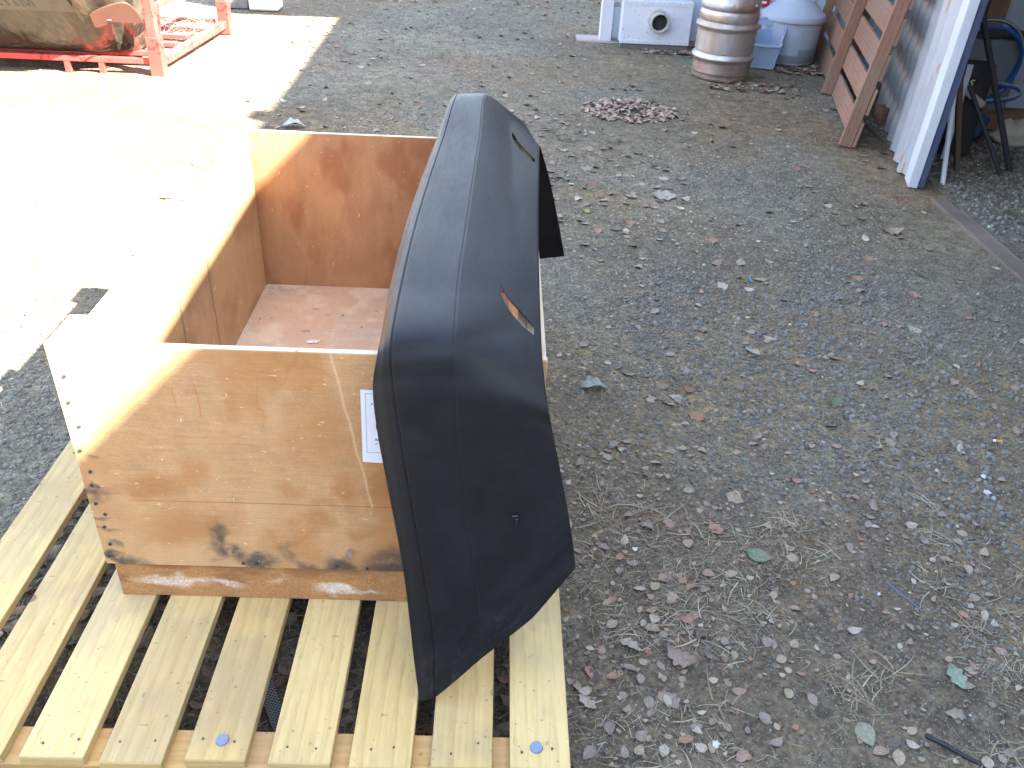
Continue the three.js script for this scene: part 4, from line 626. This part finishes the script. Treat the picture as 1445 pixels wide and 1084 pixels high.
// straw: thin bent blades
function blade(bend, seg = 5) { const pos = [], idx = []; for (let i = 0; i <= seg; i++) { const t = i / seg, w = 0.5 * (1 - 0.7 * t), y = 4 * bend * t * (1 - t), s = bend * 1.2 * Math.sin(t * 2.4); pos.push(t, y, s - w * 0.045, t, y + 0.016, s + w * 0.045); if (i < seg) { const a = i * 2; idx.push(a, a + 1, a + 2, a + 1, a + 3, a + 2); } } const g = new THREE.BufferGeometry(); g.setAttribute('position', new THREE.Float32BufferAttribute(pos, 3)); g.setIndex(idx); g.computeVertexNormals(); return g; }
{
  const sm = std({ color: C(1, 1, 1), roughness: 0.9, side: THREE.DoubleSide }), L = [[], []];
  const put = (x, z, l, lift = 0) => { const k = R(0.62, 1.0), c = pick([[0.38, 0.31, 0.21], [0.45, 0.375, 0.265], [0.29, 0.225, 0.145], [0.33, 0.29, 0.20], [0.23, 0.17, 0.11]]).map(v => v * k); L[Math.floor(rng() * 2)].push([x, gh(x, z) + 0.002 + lift, z, R(-0.25, 0.25), R(0, 6.28), R(-0.06, 0.16), l, l * R(0.3, 0.9), l * R(0.6, 1.1), c]); };
  const litter = (x, z) => clamp(0.12 + 1.0 * smooth(0.1, 0.3, x) * smooth(1.35, 0.9, x) * smooth(-2.15, -1.5, z) + 0.5 * smooth(1.5, 1.0, x) * smooth(-1.75, -1.55, z) * smooth(0.3, 0.6, x)) * smooth(0.36, 0.60, fbm(x * 5, z * 5, 3, 831));
  for (let i = 0; i < 20000; i++) { const z = R(-2.6, -0.85), x = R(0.17, 1.9); if (rng() > litter(x, z)) continue; put(x, z, R(0.012, 0.05)); }
  for (let k = 0; k < 60; k++) { const z = R(-1.9, -0.95), x = R(0.25, 1.35); if (rng() > litter(x, z) + 0.3) continue; const n = 6 + Math.floor(16 * rng()); for (let i = 0; i < n; i++) put(x + R(-0.03, 0.03), z + R(-0.02, 0.02), R(0.03, 0.085), R(0, 0.006)); }
  for (let i = 0; i < 5200; i++) put(R(-1.06, 0.16), R(-2.1, -0.9), R(0.015, 0.06));
  for (let i = 0; i < 900; i++) put(R(-1.9, -0.95), R(-2.8, -1.2), R(0.012, 0.045));
  for (let i = 0; i < 1500; i++) { const z = R(-9, -2.6), x = R(-3, 2.1); put(x, z, R(0.02, 0.06)); }
  for (let i = 0; i < 260; i++) { const p = atH(R(200, 330), R(10, 40), 0.1); put(-2.35 + R(-0.2, 0.15), -6.9 + R(-0.15, 0.15), R(0.05, 0.2), R(0.07, 0.12)); }
  stuff('dry_straw', blade(0.10), sm, L[0], 'dry straw and grass bits scattered on the ground', 'straw'); stuff('dry_straw', blade(-0.05), sm, L[1], 'pale dead grass stems strewn over the dirt', 'straw');
  // crumbs and dust in the corner of the crate floor
  const D = []; for (let i = 0; i < 420; i++) { const a = rng() * rng(), x = -0.69 + 0.16 * a + R(0, 0.03), z = -2.44 + 0.16 * rng() * rng() + R(0, 0.02), l = R(0.004, 0.016); D.push([x, 0.2512, z, 0, R(0, 6), R(0, 0.2), l, l * 0.5, l, pick([[0.4, 0.34, 0.28], [0.16, 0.11, 0.08], [0.55, 0.5, 0.44]])]); }
  for (let i = 0; i < 70; i++) { const l = R(0.004, 0.012); D.push([R(-0.68, 0.0), 0.2512, R(-2.43, -1.6), 0, R(0, 6), 0, l, l * 0.5, l, pick([[0.16, 0.10, 0.07], [0.5, 0.44, 0.38]])]); }
  stuff('crate_dust', blade(0.05, 2), sm, D, 'crumbs and chaff on the crate floor', 'debris');
}
// leaves
function leafGeo(lobes, curl, fold, twist) {
  const n = lobes ? 14 : 8, pos = [], uv = [], idx = [];
  for (let i = 0; i <= n; i++) { const t = i / n; let w = lobes ? (0.08 + 0.30 * Math.pow(Math.sin(Math.PI * Math.min(1, t * 1.05 + 0.02)), 0.7)) * (0.80 + 0.20 * Math.cos(t * lobes * 2 * Math.PI + 0.6)) : 0.30 * Math.pow(Math.sin(Math.PI * Math.pow(t, 0.85)), 0.75); if (t < 0.06 || t > 0.985) w = Math.max(0.008, w * 0.15);
    const y = curl * Math.pow(2 * t - 1, 2) * 0.5, tw = twist * (t - 0.5);
    for (const s of [-1, -0.5, 0, 0.5, 1]) { const x = s * w; pos.push(x * Math.cos(tw), y + fold * Math.abs(s) * w + x * Math.sin(tw) + 0.012 * Math.sin(t * 9 + s * 4), t - 0.5); uv.push(s * w + 0.5, t); } }
  for (let i = 0; i < n; i++) for (let k = 0; k < 4; k++) { const a = i * 5 + k; idx.push(a, a + 5, a + 1, a + 1, a + 5, a + 6); }
  const g = new THREE.BufferGeometry(); g.setAttribute('position', new THREE.Float32BufferAttribute(pos, 3)); g.setAttribute('uv', new THREE.Float32BufferAttribute(uv, 2)); g.setIndex(idx); g.computeVertexNormals(); g.computeBoundingBox(); g.translate(0, -g.boundingBox.min.y, 0); return g;
}
const ovals = [leafGeo(0, 0.10, 0.10, 0.2), leafGeo(0, -0.14, 0.25, -0.5), leafGeo(0, 0.25, -0.15, 0.6), leafGeo(0, 0.04, 0.45, 0.1)], lobed = [leafGeo(3, 0.18, 0.15, 0.4), leafGeo(3, -0.2, 0.3, -0.5), leafGeo(4, 0.3, -0.2, 0.7)];
const veinTex = texture(128, 128, (u, v) => { const a = fbm(u * 10, v * 10, 3, 191), m = 215 + 60 * (a - 0.5), d = Math.abs(u - 0.5), vein = Math.exp(-Math.pow(d / 0.012, 2)) + 0.5 * Math.pow(Math.abs(Math.sin((v * 14 - d * 10) * Math.PI)), 24), sp = fbm(u * 26 + 4, v * 26, 2, 192) > 0.74 ? 0.72 : 1; return [m * (1 - 0.15 * vein) * sp, m * (1 - 0.16 * vein) * sp, m * (1 - 0.18 * vein) * sp]; });
const leafMat = c => std({ color: C(...c), map: veinTex, roughness: 0.75, side: THREE.DoubleSide });
const kinds = [
  ['mauve-grey', leafMat([0.33, 0.255, 0.205]), 0.30], ['tan', leafMat([0.42, 0.32, 0.215]), 0.24], ['rusty orange', leafMat([0.40, 0.22, 0.145]), 0.10], ['pale beige', leafMat([0.50, 0.42, 0.32]), 0.14], ['dark brown', leafMat([0.15, 0.11, 0.085]), 0.10], ['pinkish brown', leafMat([0.38, 0.25, 0.18]), 0.12]];
const chooseKind = () => { let r = rng(); for (const k of kinds) { if ((r -= k[2]) < 0) return k; } return kinds[0]; };
const clearOf = (x, z) => !(x > -1.09 && x < 0.20 && z > -2.5 && z < -0.86) && !inBay(x, z);
const lot = (px, py) => { const p = atH(px, py, 0); p.y = gh(p.x, p.z) + 0.003; return p; };
let nInd = 0;
function leaf(p, kind, isLobed, len, rot) {
  const m = new THREE.Mesh(isLobed ? pick(lobed) : pick(ovals), kind[1]); m.position.copy(p); m.rotation.set(R(-0.22, 0.22), rot ?? R(0, 6.28), R(-0.28, 0.28)); m.scale.set(len * R(0.8, 1.25), len * R(0.7, 1.3), len); m.castShadow = m.receiveShadow = true;
  const nm = isLobed ? 'lobed_leaf' : 'oval_leaf'; m.name = numbered(nm); scene.add(m); nInd++;
  return tag(m, `dry ${kind[0]} ${isLobed ? 'lobed' : 'oval'} leaf fallen on the gravel`, 'leaf', `fallen ${kind[0]} ${isLobed ? 'lobed' : 'oval'} leaves on the gravel`);
}
{
  const zones = [[800, 1010, 620, 1075, 92], [1000, 1440, 620, 1075, 88], [830, 1440, 440, 640, 56], [775, 1300, 270, 460, 26], [770, 1000, 180, 290, 18]];
  for (const [x0, x1, y0, y1, n] of zones) for (let i = 0; i < n;) { const p = lot(R(x0, x1), R(y0, y1)); if (!clearOf(p.x, p.z)) continue; const lo = rng() < 0.12; leaf(p, chooseKind(), lo, lo ? R(0.034, 0.052) : R(0.019, 0.038)); i++; }
  // leaves that stand out
  const own = (px, py, len, c, lo, rot, label) => { const p = lot(px, py); p.y += 0.004; const m = leaf(p, ['x', leafMat(c), 1], lo, len, rot); delete m.userData.group; tag(m, label, 'leaf'); };
  own(1070, 785, 0.060, [0.21, 0.25, 0.15], false, 1.2, 'fresh green oval leaf with a yellow tip among brown leaves');
  own(1062, 497, 0.072, [0.30, 0.36, 0.29], false, 0.35, 'long narrow grey-green leaf on bare gravel');
  own(1180, 569, 0.050, [0.14, 0.19, 0.10], true, 1.4, 'small bright green lobed leaf on coarse gravel');
  own(1350, 957, 0.060, [0.26, 0.31, 0.21], true, 0.2, 'pale green torn leaf near the black rubber strip');
  own(838, 549, 0.085, [0.33, 0.35, 0.29], true, 1.5, 'grey-green lobed leaf close to the bumper edge');
  own(1222, 1035, 0.052, [0.29, 0.29, 0.19], false, 0.3, 'round olive leaf lying among straw');
  own(828, 299, 0.040, [0.30, 0.36, 0.07], false, 1.0, 'single yellow-green leaf on fine grey gravel');
  own(962, 930, 0.075, [0.33, 0.23, 0.18], true, 0.8, 'large crumpled reddish-brown leaf among oval leaves');
  own(1258, 327, 0.10, [0.36, 0.27, 0.17], true, 1.3, 'curled tan oak leaf near the sill channel');
  own(415, 180, 0.13, [0.50, 0.47, 0.46], true, 1.6, 'pale grey leaf in the shade behind the crate');
  own(937, 277, 0.12, [0.42, 0.36, 0.29], true, 1.5, 'large pale beige leaf on open gravel beyond the bumper');
  // one leaf caught on the front of the crate
  const f = atZ(493, 783, CZ0 + 0.006), fm = new THREE.Mesh(ovals[1], kinds[5][1]); fm.name = numbered('oval_leaf'); fm.position.copy(f); fm.rotation.set(1.35, 0, 0.1); fm.scale.setScalar(0.024); scene.add(shadowed(fm)); tag(fm, 'small brown leaf stuck to the front of the plywood crate', 'leaf');
  // the rest of the litter
  const L = [], L2 = [];
  const col = () => { const k = R(0.75, 1.2); return pick([[0.32, 0.245, 0.19], [0.42, 0.32, 0.215], [0.36, 0.19, 0.11], [0.48, 0.40, 0.29], [0.22, 0.155, 0.11], [0.38, 0.25, 0.18]]).map(c => c * k); };
  const put = (x, z, len, lift = 0, to = L) => to.push([x, gh(x, z) + 0.003 + lift, z, R(-0.3, 0.3), R(0, 6.28), R(-0.35, 0.35), len * R(0.8, 1.2), len, len, col()]);
  for (let i = 0; i < 900; i++) { const z = R(-2.0, -0.85), x = R(0.19, 1.7); if (rng() < smooth(1.7, 0.3, x)) put(x, z, R(0.010, 0.022)); }
  for (let i = 0; i < 800; i++) { const z = R(-9.5, -2.0), x = R(-1.5, 2.4); if (clearOf(x, z) && !inBay(x, z)) put(x, z, R(0.02, 0.06), 0, rng() < 0.5 ? L : L2); }
  for (let i = 0; i < 800; i++) put(R(-1.04, 0.15), R(-2.1, -0.9), R(0.025, 0.055));
  for (let i = 0; i < 60; i++) put(R(0.2, 0.9), R(-4.6, -3.4), R(0.03, 0.06), 0, L2);
  for (const [cx, cz, n, sx, sz] of [[1.75, -6.15, 80, 0.3, 0.12], [2.35, -6.75, 110, 0.28, 0.14], [1.35, -7.12, 60, 0.22, 0.06], [0.3, -5.0, 40, 0.4, 0.4], [0.0, -9.3, 200, 2.5, 0.5], [2.9, -4.7, 20, 0.2, 0.2], [-1.2, -7.2, 30, 0.4, 0.6]]) for (let i = 0; i < n; i++) put(cx + R(-1, 1) * sx, cz + R(-1, 1) * sz, R(0.03, 0.065), R(0, 0.012), rng() < 0.6 ? L2 : L);
  const lm = leafMat([1, 1, 1]); stuff('leaf_litter', ovals[2], lm, L, 'scattered dry brown leaf litter over the yard', 'leaf litter'); stuff('leaf_litter', lobed[0], lm, L2, 'scattered curled lobed leaves over the far gravel', 'leaf litter');
  const Pl = []; for (let i = 0; i < 330; i++) { const a = rng() * 6.28, r = Math.sqrt(rng()), x = 0.82 + 0.30 * r * Math.cos(a), z = -5.47 + 0.26 * r * Math.sin(a); put(x, z, R(0.028, 0.055), 0.03 * (1 - r) * rng(), Pl); Pl[Pl.length - 1][9] = pick([[0.46, 0.32, 0.235], [0.52, 0.40, 0.30], [0.37, 0.24, 0.175]]); }
  stuff('leaf_pile', lobed[1], lm, Pl, 'low heap of swept brown leaves on the gravel', 'leaf heap');
}
// ---------------------------------------------------------------- small finds
{
  const at = (px, py, dy = 0) => { const p = lot(px, py); p.y += dy; return p; };
  const c = at(1408, 622), cb = thing('cigarette_butt', 'cigarette butt with an orange filter on coarse gravel', 'butt', [c.x, c.y + 0.005, c.z]); part('filter', capRod(V(-0.006, 0, 0), V(0.012, 0, 0.003), 0.004, 0.004, 10), std({ color: C(0.55, 0.26, 0.07) }), cb); part('paper', capRod(V(-0.0065, 0, 0), V(-0.012, 0, -0.001), 0.004, 0.004, 10), std({ color: C(0.7, 0.7, 0.7) }), cb);
  const b0 = at(1060, 397), b1 = at(1058, 389); single('plastic_shred', bar(V(b0.x, b0.y + 0.004, b0.z), V(b1.x, b1.y + 0.004, b1.z), 0.006, 0.002), std({ color: C(0.06, 0.2, 0.42) }), 'tiny bright blue plastic shred on fine gravel', 'plastic shred');
  const e0 = at(1252, 822, 0.006), e1 = at(1302, 862, 0.006); single('plastic_wire', capRod(e0, e1, 0.0016, 0.0012, 6), std({ color: C(0.10, 0.15, 0.26) }), 'thin blue plastic wire lying among leaves and straw', 'wire');
  const r0 = [at(1310, 1036, 0.000), at(1335, 1050, 0.004), at(1365, 1066, 0.001), at(1395, 1079, -0.003)], rg = new THREE.TubeGeometry(new THREE.CatmullRomCurve3(r0), 30, 0.0045, 8); single('rubber_strip', mergeGeometries([rg, new THREE.SphereGeometry(0.0044, 8, 6).translate(...r0[0].toArray()), new THREE.SphereGeometry(0.0044, 8, 6).translate(...r0[3].toArray())]), std({ color: C(0.012, 0.012, 0.014), roughness: 0.6 }), 'black rubber strip half buried in the straw', 'strip');
  for (const [px, py, s, l] of [[1010, 1050, 0.007, 'white paper scrap beside a tuft of straw'], [1394, 694, 0.009, 'crumpled white scrap on gravel near the cigarette butt'], [896, 775, 0.006, 'tiny white scrap beside oval leaves near the bumper'], [1388, 672, 0.007, 'small bluish white scrap near larger crumpled scrap']]) { const p = at(px, py, 0.004), g = new THREE.IcosahedronGeometry(s, 1), q = g.attributes.position; for (let i = 0; i < q.count; i++) { const n = 0.6 + 0.8 * hash(Math.round(q.getX(i) * 4e4), Math.round(q.getY(i) * 4e4 + q.getZ(i) * 9e4), 3); q.setXYZ(i, q.getX(i) * n, q.getY(i) * n * 0.6, q.getZ(i) * n); } g.computeVertexNormals(); single('paper_scrap', g, std({ color: C(0.5, 0.5, 0.51) }), l, 'scrap', null, p.toArray()); }
  // woven strap under the pallet
  const s0 = atH(372, 958, 0.028), s1 = atH(398, 1032, 0.028), web = texture(128, 128, (u, v) => 0.45 + 0.3 * Math.sin(u * 100) * Math.sin(v * 100)); const sg = bar(s0.clone().lerp(s1, -0.6), s0.clone().lerp(s1, 1.15), 0.030, 0.002); sg.attributes.uv.array.forEach((v, i, a) => a[i] = v * 8);
  single('woven_strap', sg, std({ color: C(0.55, 0.56, 0.58), map: web, roughness: 0.8 }), 'grey woven strap lying on the ground under the pallet slats', 'strap');
  // feather on the crate floor
  const fp = atH(441, 484, 0.2525), fg = []; for (let i = 0; i < 14; i++) { const a = -0.9 + i * 0.14, l = 0.010 + 0.006 * Math.sin(i * 0.22); fg.push(capRod(V(i * 0.0016 - 0.011, 0.001 + 0.0004 * (i % 3), 0), V(i * 0.0016 - 0.011 + l * Math.sin(a), 0.003, -l * Math.cos(a)), 0.0007, 0.0004, 5)); } fg.push(rod([V(-0.014, 0.001, 0.002), V(0, 0.002, 0.001), V(0.014, 0.002, -0.006), V(0.018, 0.003, -0.016)], 0.0008, 5));
  fg.forEach(g => { if (!g.index) return; }); single('white_feather', mergeGeometries(fg.map(g => g.toNonIndexed())), std({ color: C(0.8, 0.8, 0.8) }), 'small white feather on the floor inside the plywood crate', 'feather', null, fp.toArray());
}
renderer.render(scene, camera);
